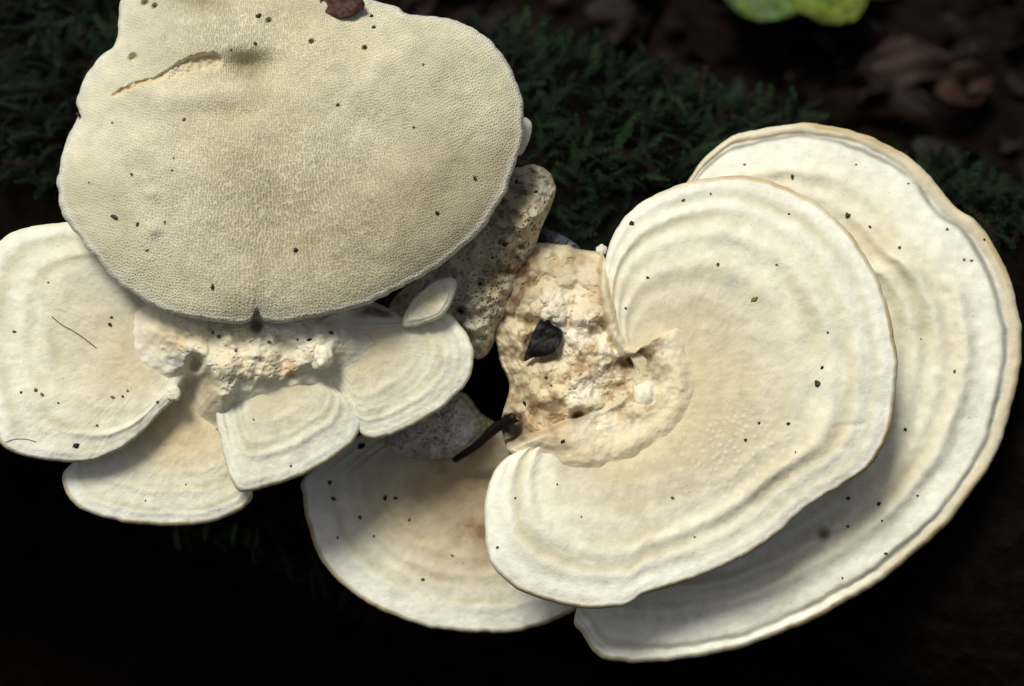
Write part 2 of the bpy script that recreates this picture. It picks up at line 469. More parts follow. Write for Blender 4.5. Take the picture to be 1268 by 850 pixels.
def make_bracket(label, hub, outline, c0, slope, rings, seed, th_edge=0.005, edge_px=6, th_hub=0.09, dome=0.004, droop=0.0012,
                 n_th=360, n_t=110, col_fn=None, rough=0.0006, hub_pow=3.0, extra=None, key=None, tan=1.0, name='bracket_fungus', group=None, wob=1.1, lobes=0.0016, ringf=0.6, tan_fn=None):
    sx, sy = slope
    def ctop(px, py, T, s):
        c = c0 + sx * (px - hub[0]) * S + sy * (py - hub[1]) * S
        c = c + dome * (1 - T ** 2) - droop * T ** 7
        Lr_ = np.hypot(px[-1] - hub[0], py[-1] - hub[1]); am0 = sst(0.22, 0.72, Lr_ / Lr_.max())[None, :]
        c = c + ring_sum(T, s, px, py, rings, seed, am0 * ringf)
        c = c + lobes * fbm(px / 110 + seed, py / 110, 2, 2) * (0.3 + T)
        c = c + rough * fbm(px / 26 + seed, py / 26, 0, 4) + 0.00010 * fbm(px / 5, py / 5, seed, 3)
        c = c + 0.00004 * vnoise(s * 230 + seed, T * 4.0, 1.0) * sst(0.2, 0.5, T)
        if extra is not None: c = c + extra(px, py, T)
        return c
    g = radial_mesh(hub, outline, ctop, n_th, n_t, edge_px, th_edge, th_hub, hub_pow, wob, seed)
    T, px, py = g['t'], g['px'], g['py']
    sgrid = np.broadcast_to(g['s'], T.shape)
    nz = fbm(px / 60 + seed, py / 60, 4, 4); nf = fbm(px / 9 + seed, py / 9, 4, 3)
    Tn = T + 0.05 * nz
    col = mixc(BUFF, CREAM, sst(0.25, 0.75, Tn))
    col = mixc(col, WHITE, 0.8 * sst(0.78, 0.93, Tn))
    zon = 0
    for i, (tr, h, w) in enumerate(rings):
        d = (T + 0.012 * nz - tr + 1.6 * w) / (w * 1.2)
        zon = zon + np.exp(-d * d) * (0.5 + 0.5 * vnoise(sgrid * 12, i, seed))
    col = mixc(col, lin(200, 190, 155), 0.78 * np.clip(zon, 0, 1))
    col = mixc(col, lin(212, 195, 154), 0.40 * sst(0.15, 0.7, nz) * (1 - sst(0.8, 0.95, T)))
    col = mixc(col, lin(205, 202, 184), 0.30 * sst(0.2, 0.8, -nz))
    fib = vnoise(sgrid * 230 + seed, T * 4.0, 1.0)
    col = col * (1 + 0.05 * nf + 0.016 * fib)[..., None]
    if col_fn is not None: col = col_fn(col, px, py, T)
    en = 0.5 + 0.5 * vnoise(sgrid * 24, seed, 0)
    et = 1 - (5.5 + 4 * en) / np.maximum(1, np.hypot(px - hub[0], py - hub[1]) / np.maximum(T, 0.05))
    tm = np.ones(g['n']) if tan_fn is None else np.clip(tan_fn(g['rpx'][4], g['rpy'][4]), 0, 1)
    tm = tm * tan * np.clip(0.75 + 0.45 * vnoise(g['s'] * 30, seed, 2.0), 0.3, 1)
    col = mixc(col, EDGE_TAN, tm[None, :] * 0.65 * sst(et, 1.0, T))
    k = len(g['rim'])
    rn = (0.5 + 0.5 * vnoise(np.broadcast_to(g['s'] * 60, (k, g['n'])), np.arange(k)[:, None] * 0.4, seed))
    rim = mixc(mixc(EDGE_TAN, CREAM, 0.35 * np.ones((k, g['n']))), np.asarray(EDGE_TAN) * 0.85, rn)
    rim = mixc(np.broadcast_to(np.asarray(CREAM), rim.shape), rim, np.broadcast_to(tm, (k, g['n'])))
    bot = np.broadcast_to(np.asarray((0.5, 0.44, 0.32)), g['bot'].shape)
    bx, by, _ = hub[0], hub[1], 0
    loc = W(hub[0], hub[1], c0 - th_hub * 0.9)
    root = thing(name, label, 'fungus', loc, group)
    bracket_parts(g, root, loc, col, rim, bot, M_cap, M_cap, M_pore)
    TOPS[key or label] = (px[::2, ::2].ravel(), py[::2, ::2].ravel(), g['c'][::2, ::2].ravel())
    HULLS.append(np.asarray(outline, float))
    return root

def surf(key, x, y):
    px, py, c = TOPS[key]
    i = np.argsort((px - x) ** 2 + (py - y) ** 2)[:4]
    return float(np.mean(c[i]))

# --- rear right, widest cap
J_out = [(855, 219), (876, 192), (905, 170), (950, 158), (1000, 153), (1050, 160), (1098, 179), (1140, 206), (1170, 241), (1187, 260), (1212, 277),
         (1236, 312), (1255, 360), (1265, 410), (1263, 460), (1251, 510), (1236, 556), (1210, 600), (1172, 650), (1130, 687), (1090, 720), (1040, 750),
         (980, 780), (920, 802), (860, 815), (795, 821), (752, 818), (736, 808), (722, 786), (711, 766), (735, 700), (770, 620), (775, 520), (780, 420), (805, 300)]
def J_extra(px, py, T):
    d = np.hypot((px - 1110) / 1.0, (py - 330) / 0.7)
    kn = 0.0018 * np.exp(-(d / 26) ** 2)                                   # knotty pucker where the ridges kink
    h = np.hypot(px - 1020, py - 662); dk = -0.004 * np.exp(-(h / 8) ** 2)  # small hole
    return kn + dk
def J_col(col, px, py, T):
    ang = np.arctan2(py - 470, px - 880)
    grv = np.exp(-((T - 0.948 - 0.006 * vnoise(ang * 9, 0)) / 0.0085) ** 2) * sst(-2.7, -2.1, ang) * (1 - sst(0.7, 1.25, ang)) * (0.85 + 0.3 * vnoise(ang * 14, 3))
    col = mixc(col, (0.27, 0.26, 0.22), np.clip(grv * 1.3, 0, 1) * 0.85)
    out = sst(0.952, 0.966, T) * sst(-2.9, -2.2, ang) * (1 - sst(0.7, 1.25, ang))
    col = mixc(col, (0.56, 0.46, 0.29), 0.7 * out)
    h = np.hypot(px - 1020, py - 662); col = mixc(col, (0.10, 0.065, 0.035), 0.9 * np.exp(-(h / 7) ** 2))
    return col
make_bracket('wide white bracket with a grey line inside its tan rim, behind the ear-shaped bracket', (870, 470), J_out, -0.020, (0.03, 0.10),
             [(0.956, -0.0013, 0.010), (0.82, 0.0016, 0.022), (0.74, 0.0018, 0.020), (0.665, 0.0016, 0.018), (0.58, 0.0012, 0.02), (0.47, 0.0012, 0.03)], 3,
             th_edge=0.0065, edge_px=7, n_th=480, n_t=150, ringf=1.35, col_fn=J_col, key='rear', extra=J_extra, droop=0.0015)

# --- lower centre cap
I_out = [(377, 592), (376, 615), (381, 650), (393, 685), (412, 712), (446, 741), (490, 764), (540, 779), (600, 784), (650, 780), (690, 767), (720, 745),
         (720, 690), (700, 630), (670, 580), (640, 545), (600, 515), (560, 495), (520, 500), (470, 525), (420, 555)]
def I_col(col, px, py, T):
    n = fbm(px / 30, py / 30, 9, 4)
    f = np.exp(-(((px - 590) / 70) ** 2 + ((py - 615) / 75) ** 2)) * (0.8 + 0.7 * n)
    return mixc(mixc(col, lin(205, 185, 148), 0.6 * (1 - sst(0.55, 0.85, T))), lin(128, 92, 58), np.clip(f * (0.7 + 1.2 * np.maximum(0, n)), 0, 1) * 0.85)
make_bracket('pale bracket with a brown stained middle below the dark twig', (585, 560), I_out, -0.038, (0.0, 0.06),
             [(0.86, 0.0009, 0.022), (0.76, 0.0012, 0.022), (0.68, 0.0012, 0.02), (0.58, 0.0009, 0.02)], 11, th_edge=0.005, edge_px=6, key='lowcentre', col_fn=I_col, ringf=0.45, th_hub=0.06)

# --- ear-shaped front cap
E_out = [(784, 452), (764, 418), (752, 380), (748, 345), (752, 310), (765, 281), (788, 256), (830, 233), (880, 220), (930, 219), (980, 234), (1028, 264),
         (1064, 304), (1089, 350), (1104, 400), (1111, 450), (1108, 500), (1097, 545), (1074, 580), (1040, 603), (1000, 629), (968, 657), (930, 684),
         (880, 709), (830, 727), (795, 738), (772, 751), (720, 753), (672, 742), (632, 724), (606, 694), (600, 650), (602, 612), (614, 580), (638, 561),
         (662, 564), (692, 584), (735, 562), (770, 535), (790, 505)]
def E_extra(px, py, T):
    b = np.exp(-(((px - 915) / 70) ** 2 + ((py - 565) / 55) ** 2))
    f1, f2, r = cells(px / 9.0, py / 9.0, 5)
    dots = 0.00045 * b * np.clip(1 - f1 / (0.15 + 0.35 * r), 0, 1) * (r > 0.55)
    s = -0.0006 * np.exp(-((py - 527 + 0.05 * (px - 1050)) / 3.0) ** 2) * sst(1030, 1042, px) * (1 - sst(1068, 1078, px))
    # inner hollow and swollen collar round the attachment
    d = np.hypot(px - 790, (py - 500))
    hol = -0.004 * np.exp(-(np.hypot(px - 770, py - 500) / 60) ** 4)
    return dots + s + hol
def E_col(col, px, py, T):
    b = np.exp(-(((px - 915) / 90) ** 2 + ((py - 565) / 70) ** 2))
    col = mixc(col, lin(200, 188, 155), 0.45 * b)
    f1, f2, r = cells(px / 9.0, py / 9.0, 5)
    col = mixc(col, WHITE, 0.5 * b * (r > 0.5) * np.clip(1 - f1 / 0.35, 0, 1))
    d = np.hypot(px - 790, py - 500)
    col = mixc(col, lin(228, 206, 158), 0.3 * np.exp(-((d - 60) / 30) ** 2))
    g = np.exp(-(((px - 905) / 12) ** 2 + ((py - 350) / 9) ** 2)); col = mixc(col, (0.42, 0.46, 0.45), 0.5 * g)
    return col
make_bracket('ear-shaped cream bracket with strong concentric ridges, lying over a wider white one', (812, 488), E_out, 0.017, (0.02, 0.09),
             [(0.945, 0.0006, 0.022), (0.85, 0.0015, 0.026), (0.74, 0.0028, 0.034), (0.60, 0.0010, 0.035), (0.45, 0.0006, 0.035)], 23,
             th_edge=0.006, edge_px=6, n_th=500, n_t=160, key='ear', ringf=0.78, extra=E_extra, col_fn=E_col, droop=0.0012, dome=0.001, tan_fn=lambda x, y: sst(640, 760, x) * (1 - (1 - sst(780, 860, x)) * (1 - sst(420, 480, y)))+ (1 - sst(640, 760, x)) * sst(690, 730, y), th_hub=0.10)

# --- left rosette: lower fan, right fan, middle fan, round left cap
C_out = [(80, 583), (78, 602), (90, 622), (116, 638), (160, 648), (210, 652), (252, 648), (290, 637), (309, 622), (313, 604), (306, 570), (290, 530),
         (275, 480), (255, 455), (225, 450), (195, 480), (150, 530), (105, 562)]
def C_col(col, px, py, T):
    return mixc(col, lin(222, 196, 152), 0.5 * np.exp(-(((px - 225) / 55) ** 2 + ((py - 540) / 40) ** 2)))
make_bracket('small fan-shaped bracket tucked beneath the round left bracket and the scalloped fan', (240, 505), C_out, 0.0, (0.0, 0.08),
             [(0.90, 0.0007, 0.02), (0.72, 0.0011, 0.026), (0.55, 0.0008, 0.03)], 31, key='lowfan', tan_fn=lambda x, y: sst(575, 600, y), col_fn=C_col, ringf=0.4, th_hub=0.07, n_th=340, n_t=100, tan=1.0, dome=0.003)

R_out = [(446, 520), (447, 538), (470, 544), (512, 527), (546, 506), (574, 479), (587, 450), (582, 420), (566, 398), (549, 386), (528, 391), (490, 394),
         (450, 392), (405, 400), (395, 440), (420, 485)]
make_bracket('short cream bracket beneath a curled sliver, next to the grey pitted crust', (425, 424), R_out, 0.010, (0.02, 0.07),
             [(0.93, 0.0007, 0.02), (0.80, 0.0012, 0.024), (0.70, 0.0012, 0.022), (0.55, 0.0008, 0.03)], 43, key='rightfan', tan_fn=lambda x, y: 0.7 * sst(470, 520, y), ringf=0.42, th_hub=0.08, n_th=340, n_t=100, dome=0.004)

D_out = [(266, 486), (268, 520), (276, 560), (287, 596), (300, 609), (332, 603), (372, 590), (410, 569), (439, 545), (449, 520), (440, 500), (418, 482),
         (408, 455), (380, 428), (330, 420), (288, 435), (270, 460)]
make_bracket('scalloped fan-shaped bracket in the middle of the left rosette', (335, 440), D_out, 0.012, (0.02, 0.07),
             [(0.92, 0.0008, 0.025), (0.74, 0.0013, 0.03), (0.64, 0.0012, 0.026), (0.5, 0.0008, 0.03)], 57, key='midfan', tan_fn=lambda x, y: sst(555, 600, y + 0.25 * (x - 300)), ringf=0.45, th_hub=0.08, n_th=340, n_t=100, dome=0.004, tan=1.0)

B_out = [(250, 400), (235, 335), (190, 292), (140, 278), (90, 275), (46, 280), (10, 291), (-18, 325), (-28, 385), (-26, 450), (-12, 515), (3, 553), (32, 565),
         (72, 572), (110, 571), (146, 558), (176, 535), (200, 510), (218, 492), (223, 478), (235, 455), (250, 430)]
def B_col(col, px, py, T):
    col = mixc(col, (0.45, 0.45, 0.42), 0.45 * np.exp(-(((px - 150) / 50) ** 2 + ((py - 345) / 45) ** 2)))
    return col
make_bracket('round whitish bracket with a single raised ring and a thread on it', (205, 432), B_out, 0.014, (-0.02, 0.05),
             [(0.76, 0.0020, 0.03), (0.66, 0.0005, 0.05), (0.93, 0.0006, 0.03)], 71, key='left', tan_fn=lambda x, y: 0.2 + 0.8 * sst(530, 560, y), col_fn=B_col, n_th=460, n_t=140, th_hub=0.08, dome=0.001)

# --- sliver and small lobes
F_out = [(498, 404), (508, 376), (533, 352), (556, 343), (566, 350), (562, 370), (548, 392), (522, 402)]
make_bracket('thin curled sliver of bracket under the big pored bracket', (530, 374), F_out, 0.018, (0.05, -0.03), [(0.7, 0.0006, 0.06)], 83, key='sliver', tan=0.2,
             n_th=160, n_t=40, th_edge=0.006, edge_px=5, th_hub=0.07, dome=0.002, droop=0.002, hub_pow=1.2)

# ------------------------------------------------------------------ lumpy cores and crusts
def surface_map(keys):
    """coarse raster of the highest of the given surfaces (nan where there is none)"""
    st = 4; nx, ny = 330, 225
    m = np.full((ny, nx), np.nan)
    for k in keys:
        px, py, c = TOPS[k]
        ix = np.clip(((px + 30) / st).round().astype(int), 0, nx - 1); iy = np.clip(((py + 30) / st).round().astype(int), 0, ny - 1)
        a = np.zeros((ny, nx)); n = np.zeros((ny, nx)); np.add.at(a, (iy, ix), c); np.add.at(n, (iy, ix), 1)
        v = np.where(n > 0, a / np.maximum(n, 1), np.nan)
        m = np.fmax(m, v)
    def box(q):
        acc = np.zeros_like(q); cnt = np.zeros_like(q)
        for dy in (-1, 0, 1):
            for dx in (-1, 0, 1):
                t = np.roll(np.roll(q, dy, 0), dx, 1); ok = ~np.isnan(t); acc += np.where(ok, t, 0); cnt += ok
        return np.where(cnt > 0, acc / np.maximum(cnt, 1), np.nan)
    for _ in range(2):                                   # close gaps between samples
        b = box(m); m = np.where(np.isnan(m), b, m)
    valid = (~np.isnan(m)).astype(float)
    for _ in range(8):                                   # extend outwards so that the edge stays smooth
        b = box(m); m = np.where(np.isnan(m), b, m)
    for _ in range(3): m = box(m); valid = box(valid)
    m = np.where(np.isnan(m), -1.0, m)
    def f(px, py):
        x = np.clip((px + 30) / st, 0, nx - 1.001); y = np.clip((py + 30) / st, 0, ny - 1.001)
        ix = x.astype(int); iy = y.astype(int); fx = x - ix; fy = y - iy
        g = lambda a: (a[iy, ix] * (1 - fx) + a[iy, ix + 1] * fx) * (1 - fy) + (a[iy + 1, ix] * (1 - fx) + a[iy + 1, ix + 1] * fx) * fy
        return g(m), sst(0.45, 0.95, g(valid))
    return f

def make_core(label, hub, outline, c0, slope, seed, lump=0.006, palette=None, n_th=360, n_t=150, deep=0.10, name='fungus_core', key=None, pits=(), bumps=(), dome=0.01, scale=1.0, stains_and_shade=(), cat='fungus', group=None, pitty=0.5, blend=None, blend_col=None, crack=0.0, blend_h=(0.0022, 0.0042, 0.55), grit=0.15, mott=0.5):
    pal = palette or ((0.78, 0.66, 0.46), (0.85, 0.79, 0.66), (0.50, 0.35, 0.18))
    thr = 0.74 if pitty >= 1 else 0.86
    sx, sy = slope
    def fields(px, py):
        wx = px + 9 * fbm(px / 30 + seed, py / 30, 1, 2); wy = py + 9 * fbm(px / 30, py / 30 + seed, 2, 2)
        a1, b1, _ = cells(wx / (30 * scale), wy / (30 * scale), seed)
        a2, b2, _ = cells(wx / (12 * scale), wy / (12 * scale), seed + 3)
        a3, b3, r3 = cells(px / (5.5 * scale), py / (5.5 * scale), seed + 9)
        return a1, a2, a3, r3
    def ctop(px, py, T, s):
        a1, a2, a3, r3 = fields(px, py)
        c = c0 + sx * (px - hub[0]) * S + sy * (py - hub[1]) * S + dome * (1 - T ** 2)
        lm = 1.0 if blend is None else 1 - 0.55 * sst(0.45, 0.95, T) * blend(px, py)[1]
        c = c + lm * (lump * 0.55 * (0.55 - a1 ** 1.4) + lump * 0.10 * (0.5 - a2) + lump * 0.75 * fbm(px / 34 + seed, py / 34, seed, 3) + lump * 0.30 * fbm(px / 12, py / 12, seed, 3)) + lump * 0.06 * fbm(px / 5, py / 5, seed, 2) + grit * 0.0022 * fbm(px / 6.5, py / 6.5, seed, 3)
        if crack: c = c - crack * np.exp(-(fbm(px / 26 + 3.3, py / 26 + seed, 6, 4) / 0.055) ** 2) * lm
        c = c - 0.0022 * pitty * np.clip(1 - a3 / 0.32, 0, 1) * (r3 > thr)
        for (x, y, r, h) in pits: c = c - h * np.exp(-(((px - x) ** 2 + (py - y) ** 2) / (r * r)) ** 1.5)
        for (x, y, r, h) in bumps: c = c + h * np.exp(-(((px - x) ** 2 + (py - y) ** 2) / (r * r)) ** 1.3)
        if blend is not None:
            M, va = blend(px, py); w = va * sst(0.40, 0.88, T)
            fine = lump * 0.16 * fbm(px / 14, py / 14, seed + 4, 3)
            lf = lump * (0.5 * (0.5 - a1) + 0.15 * (0.5 - a2) + 0.6 * fbm(px / 16, py / 16, seed, 3))
            c = c + va * (np.maximum(c, M + 0.0028 + 0.5 * lf) - c)
            for (x, y, r, h) in pits: c = c - va * 0.6 * h * np.exp(-(((px - x) ** 2 + (py - y) ** 2) / (r * r)) ** 1.5)
            return c * (1 - w) + (M + blend_h[0] - blend_h[1] * sst(blend_h[2], 1.0, T) + fine * (1 - sst(0.8, 1.0, T))) * w - 0.012 * T ** 8 * (1 - va)
        return c - 0.012 * T ** 8
    g = radial_mesh(hub, outline, ctop, n_th, n_t, 5, 0.012, deep, 0.35, 1.8, seed, 0.7)
    px, py, T = g['px'], g['py'], g['t']
    a1, a2, a3, r3 = fields(px, py)
    n1 = fbm(px / 38 + seed, py / 38, 7, 5); n2 = fbm(px / 12 + seed, py / 12, 5, 4)
    col = mixc(pal[0], pal[1], sst(-0.35, 0.35, n1 + 0.5 * n2))
    col = mixc(col, pal[2], mott * sst(0.08, 0.45, n2 - 0.35 * n1))
    col = mixc(col, np.asarray(pal[2]) * 0.4, 0.42 * (r3 > thr) * np.clip(1 - a3 / 0.3, 0, 1) * pitty)
    if crack: col = mixc(col, lin(120, 88, 52), 0.75 * np.exp(-(fbm(px / 26 + 3.3, py / 26 + seed, 6, 4) / 0.05) ** 2) * sst(-0.5, 0.2, vnoise(px / 50, py / 50, 8)))
    for (x, y, r, cc, f) in stains_and_shade:  # flesh stains, plus shade painted into some crevices
        w = np.exp(-((px - x) ** 2 + (py - y) ** 2) / (r * r)) * (0.8 + 0.8 * n2)
        col = mixc(col, cc, np.clip(w * f, 0, 1))
    if blend is not None:
        col = mixc(col, blend_col, blend(px, py)[1] * sst(0.5, 0.95, T) * np.clip(0.85 + 0.6 * n2, 0, 1))
    loc = W(hub[0], hub[1], c0 - deep * 0.9)
    root = thing(name, label, cat, loc, group)
    k = len(g['rim'])
    rim = np.broadcast_to(col[-1], (k,) + col[-1].shape)
    bot = np.broadcast_to(np.asarray(pal[2]) * 0.6, g['bot'].shape)
    bracket_parts(g, root, loc, col, rim, bot, M_core, M_core, M_core, ('lumpy_top', 'rounded_edge', 'base'))
    TOPS[key or label] = (px[::2, ::2].ravel(), py[::2, ::2].ravel(), g['c'][::2, ::2].ravel())
    HULLS.append(np.asarray(outline, float))
    return root, loc

def nodule(root, loc, x, y, c, r, col, seed, name='nodule', squash=0.7):
    n_t, n_p = 22, 34
    th = np.linspace(0.02, math.pi - 0.02, n_t)[:, None]; ph = np.linspace(0, 2 * math.pi, n_p, endpoint=False)[None, :]
    d = np.stack([np.sin(th) * np.cos(ph), np.sin(th) * np.sin(ph), np.cos(th) + 0 * ph], -1)
    rr = r * S * (1 + 0.28 * fbm(d[..., 0] * 2 + seed, d[..., 1] * 2, d[..., 2] * 2, 3))
    p = d * rr[..., None]
    V = W(x, y, c) + p[..., 0:1] * rgt + p[..., 1:2] * upv - p[..., 2:3] * fwd * squash
    q = strip_faces(n_t, n_p)
    V = V.reshape(-1, 3) - np.asarray(loc)
    if (vertex_normals(V, q)[n_p * 3] @ -fwd) < 0: q = q[:, ::-1]
    cc = np.asarray(col) * (1 + 0.12 * vnoise(d[..., 0] * 5, d[..., 1] * 5, d[..., 2] * 5 + seed).reshape(-1, 1))
    return link(name, mesh_np(name, V, q, cc), M_core, root)

# left rosette's core
G_out = [(128, 398), (150, 366), (230, 360), (330, 366), (420, 366), (478, 380), (505, 402), (490, 430), (455, 462), (415, 486), (375, 490), (330, 502),
         (290, 516), (258, 540), (232, 530), (222, 498), (205, 484), (165, 468), (138, 438)]
core_l, loc_l = make_core('lumpy cream core joining the fans of the left rosette', (310, 432), G_out, 0.019, (0.0, 0.05), 5, lump=0.0055,
    pits=[(242, 450, 10, 0.008), (318, 404, 7, 0.008), (362, 470, 7, 0.006), (455, 400, 20, 0.016), (478, 398, 12, 0.014), (205, 512, 8, 0.006)],
    bumps=[(330, 440, 16, 0.003), (400, 440, 20, 0.006), (285, 460, 18, 0.004), (280, 415, 14, 0.004)],
    palette=(lin(230, 219, 188), lin(240, 236, 216), lin(208, 184, 140)), dome=0.004, mott=0.4, blend=surface_map(['left', 'midfan', 'rightfan', 'lowfan']), blend_col=lin(234, 228, 204), grit=0.15, key='coreleft',
    stains_and_shade=[(208, 419, 8, lin(180, 130, 60), 0.8), (222, 423, 6, lin(220, 165, 95), 0.8), (360, 458, 11, lin(205, 150, 80), 0.9), (250, 492, 20, lin(214, 182, 134), 0.7), (218, 448, 8, lin(90, 95, 105), 0.8),
           (250, 470, 12, lin(150, 135, 105), 0.7), (318, 404, 7, lin(120, 100, 84), 0.8), (470, 398, 20, lin(70, 52, 44), 0.9), (262, 425, 18, lin(205, 200, 170), 0.6), (345, 425, 16, lin(200, 200, 172), 0.6)])  # dark spots below the notch and in the right gap are painted shade
nodule(core_l, loc_l, 398, 442, surf('coreleft', 398, 442), 15, lin(244, 236, 208), 1)
nodule(core_l, loc_l, 215, 488, surf('left', 212, 486), 9, lin(232, 226, 200), 6)

# pillar of pitted crust between the two rosettes
H_out = [(636, 208), (664, 205), (682, 214), (688, 232), (682, 258), (672, 280), (664, 305), (654, 325), (642, 350), (633, 385), (612, 425), (600, 442), (584, 440),
         (572, 412), (540, 412), (486, 408), (484, 376), (525, 335), (560, 300), (600, 255), (622, 225)]
make_core('mottled grey-brown pitted crust rising beside the big pored bracket', (608, 335), H_out, 0.002, (0.17, -0.06), 13, lump=0.0095, dome=0.008,
    palette=(lin(190, 176, 144), lin(222, 214, 186), lin(120, 92, 64)), key='pillar', pitty=1.0, grit=0.5, scale=0.8,
    stains_and_shade=[(640, 232, 20, lin(100, 76, 58), 0.8), (630, 262, 18, lin(112, 92, 72), 0.7), (570, 378, 28, lin(122, 122, 122), 0.8), (676, 235, 15, lin(206, 200, 178), 1.0), (670, 275, 10, lin(200, 194, 170), 0.9),
           (630, 330, 20, lin(104, 76, 48), 0.8), (600, 290, 22, lin(180, 170, 138), 0.6), (575, 320, 20, lin(190, 178, 142), 0.6)],
    pits=[(595, 350, 5, 0.006), (620, 300, 4, 0.005), (572, 385, 5, 0.006), (645, 305, 4, 0.003)], bumps=[(560, 310, 22, 0.003)], name='fungus_crust')
Hl_out = [(640, 160), (650, 146), (658, 155), (655, 175), (646, 192), (636, 190), (630, 175)]
make_bracket('tiny pale lobe peeking out beside the big pored bracket', (644, 172), Hl_out, 0.004, (0, 0), [(0.7, 0.0004, 0.08)], 97, key='lobe', n_th=110, n_t=30,
             th_edge=0.004, edge_px=3, th_hub=0.09, dome=0.003, hub_pow=1.0, tan=0.4)

# right rosette's core
K_out = [(622, 322), (660, 302), (700, 304), (730, 312), (748, 318), (760, 352), (770, 395), (782, 420), (800, 428), (822, 412), (850, 402), (862, 430), (872, 470),
         (862, 510), (835, 545), (795, 572), (745, 588), (700, 590), (672, 575), (650, 566), (628, 556), (622, 520), (630, 480), (618, 445), (610, 400), (610, 350)]
core_r, loc_r = make_core('knobbly tan core of the right rosette with a dark leaf scrap in it', (735, 470), K_out, 0.007, (0.05, 0.02), 9, lump=0.0072, n_th=460, n_t=190,
    pits=[(784, 448, 14, 0.016), (770, 430, 10, 0.012), (632, 532, 15, 0.02), (718, 516, 10, 0.010), (672, 425, 20, 0.012), (660, 400, 9, 0.008), (700, 565, 10, 0.006), (650, 445, 6, 0.005)],
    bumps=[(727, 395, 18, 0.004), (735, 505, 14, 0.003), (672, 492, 15, 0.004), (652, 480, 12, 0.003), (712, 470, 18, 0.003), (645, 415, 14, 0.003), (690, 385, 12, 0.004), (675, 500, 16, 0.004), (650, 350, 20, -0.004)],
    palette=(lin(218, 202, 166), lin(238, 228, 202), lin(150, 115, 72)), key='coreright', dome=0.006, blend=surface_map(['ear']), blend_col=lin(228, 214, 178), mott=0.75, grit=0.16, blend_h=(0.0036, 0.0050, 0.74),
    stains_and_shade=[(634, 365, 24, lin(98, 66, 34), 1.0), (700, 322, 46, lin(186, 166, 128), 0.9), (648, 332, 20, lin(104, 74, 46), 0.95), (788, 442, 17, lin(60, 42, 28), 1.0), (718, 516, 12, lin(56, 38, 24), 1.0),  # darkest spots, set on the pits, paint crevice shade; the rest are stains
           (632, 534, 17, lin(46, 32, 26), 1.0), (735, 505, 13, lin(192, 186, 148), 0.8), (690, 540, 26, lin(170, 130, 82), 0.6), (840, 500, 32, lin(240, 222, 180), 0.8), (660, 520, 22, lin(176, 140, 92), 0.6),
           (770, 562, 46, lin(240, 222, 180), 0.8), (698, 300, 14, lin(178, 172, 128), 0.8), (655, 470, 20, lin(186, 166, 128), 0.7), (745, 360, 20, lin(196, 160, 116), 0.7), (735, 440, 16, lin(190, 156, 104), 0.6), (715, 565, 10, lin(214, 172, 104), 0.7)])
for i, (x, y, r, cc) in enumerate([(801, 489, 17, lin(240, 232, 206)), (850, 411, 8, lin(226, 216, 186)), (668, 382, 11, lin(214, 198, 164)), (693, 394, 8, lin(226, 214, 190)), (745, 310, 7, lin(220, 216, 204)),
        (674, 490, 8, lin(230, 214, 176)), (640, 518, 7, lin(192, 170, 134))]):
    nodule(core_r, loc_r, x, y, surf('coreright', x, y) - 0.001, r, cc, 10 + i)

# grey pitted crust where the lower centre cap begins, and bluish crust scrap
X_out = [(478, 545), (500, 520), (545, 492), (572, 486), (590, 505), (604, 530), (590, 555), (560, 565), (525, 570), (495, 565)]
make_core('blue-grey pitted crust patch on the brown stained bracket', (545, 530), X_out, -0.022, (0.0, -0.02), 21, lump=0.0045, dome=0.002, deep=0.05, n_th=220, n_t=80,
    palette=(lin(206, 200, 186), lin(222, 219, 208), lin(120, 110, 100)), key='patch', pitty=1.0, grit=1.0, scale=0.7, name='fungus_crust')
Y_out = [(666, 300), (676, 284), (694, 290), (714, 302), (722, 318), (700, 325), (676, 318)]
make_core('small slate-grey crust scrap above the tan core', (694, 306), Y_out, -0.010, (0, 0), 33, lump=0.004, dome=0.002, deep=0.05, n_th=120, n_t=40,
    palette=(lin(78, 82, 92), lin(120, 124, 134), lin(46, 44, 46)), key='scrap', pitty=1.0, grit=1.0, scale=0.6, name='fungus_crust')

# ------------------------------------------------------------------ the big pored bracket, pore side up
A_out = [(150, 2), (147, 26), (143, 54), (126, 70), (108, 90), (100, 106), (95, 128), (97, 142), (88, 162), (78, 190), (72, 220), (72, 245), (80, 270), (95, 291),
         (116, 317), (140, 345), (166, 366), (200, 384), (240, 394), (280, 400), (304, 400), (311, 396), (315, 387), (320, 386), (324, 395), (332, 400), (360, 399), (400, 391),
         (440, 382), (480, 365), (520, 345), (560, 319), (595, 285), (620, 250), (637, 210), (646, 175), (648, 140), (641, 105), (626, 75), (602, 46), (572, 29), (545, 22),
         (510, 18), (490, 9), (466, 2), (440, -8), (400, -22), (340, -40), (280, -48), (220, -45), (175, -28)]
GOUGE = [(141, 118), (165, 106), (190, 100), (215, 90), (240, 80), (264, 76)]
def pore_coords(px, py):
    ox, oy = 310, -420
    th = np.arctan2(px - ox, py - oy); r = np.hypot(px - ox, py - oy)
    wob = fbm(px / 40, py / 40, 0, 2)
    long = np.exp(-(((px - 350) / 170) ** 2 + ((py - 250) / 150) ** 2)) + 0.9 * np.exp(-(((px - 290) / 110) ** 2 + ((py - 30) / 60) ** 2))
    return (th * 700 + 3 * wob) / 3.1, (r + 3 * wob) / 3.8, np.clip(long, 0, 1)
def A_fields(px, py, T):
    gd, gt = seg_dist(px, py, GOUGE)
    wid = 3.5 + 9.5 * sst(0.35, 0.85, gt) + 1.5 * vnoise(px / 6, py / 6)
    gouge = 1 - sst(wid * 0.55, wid, gd)
    return gouge, gt
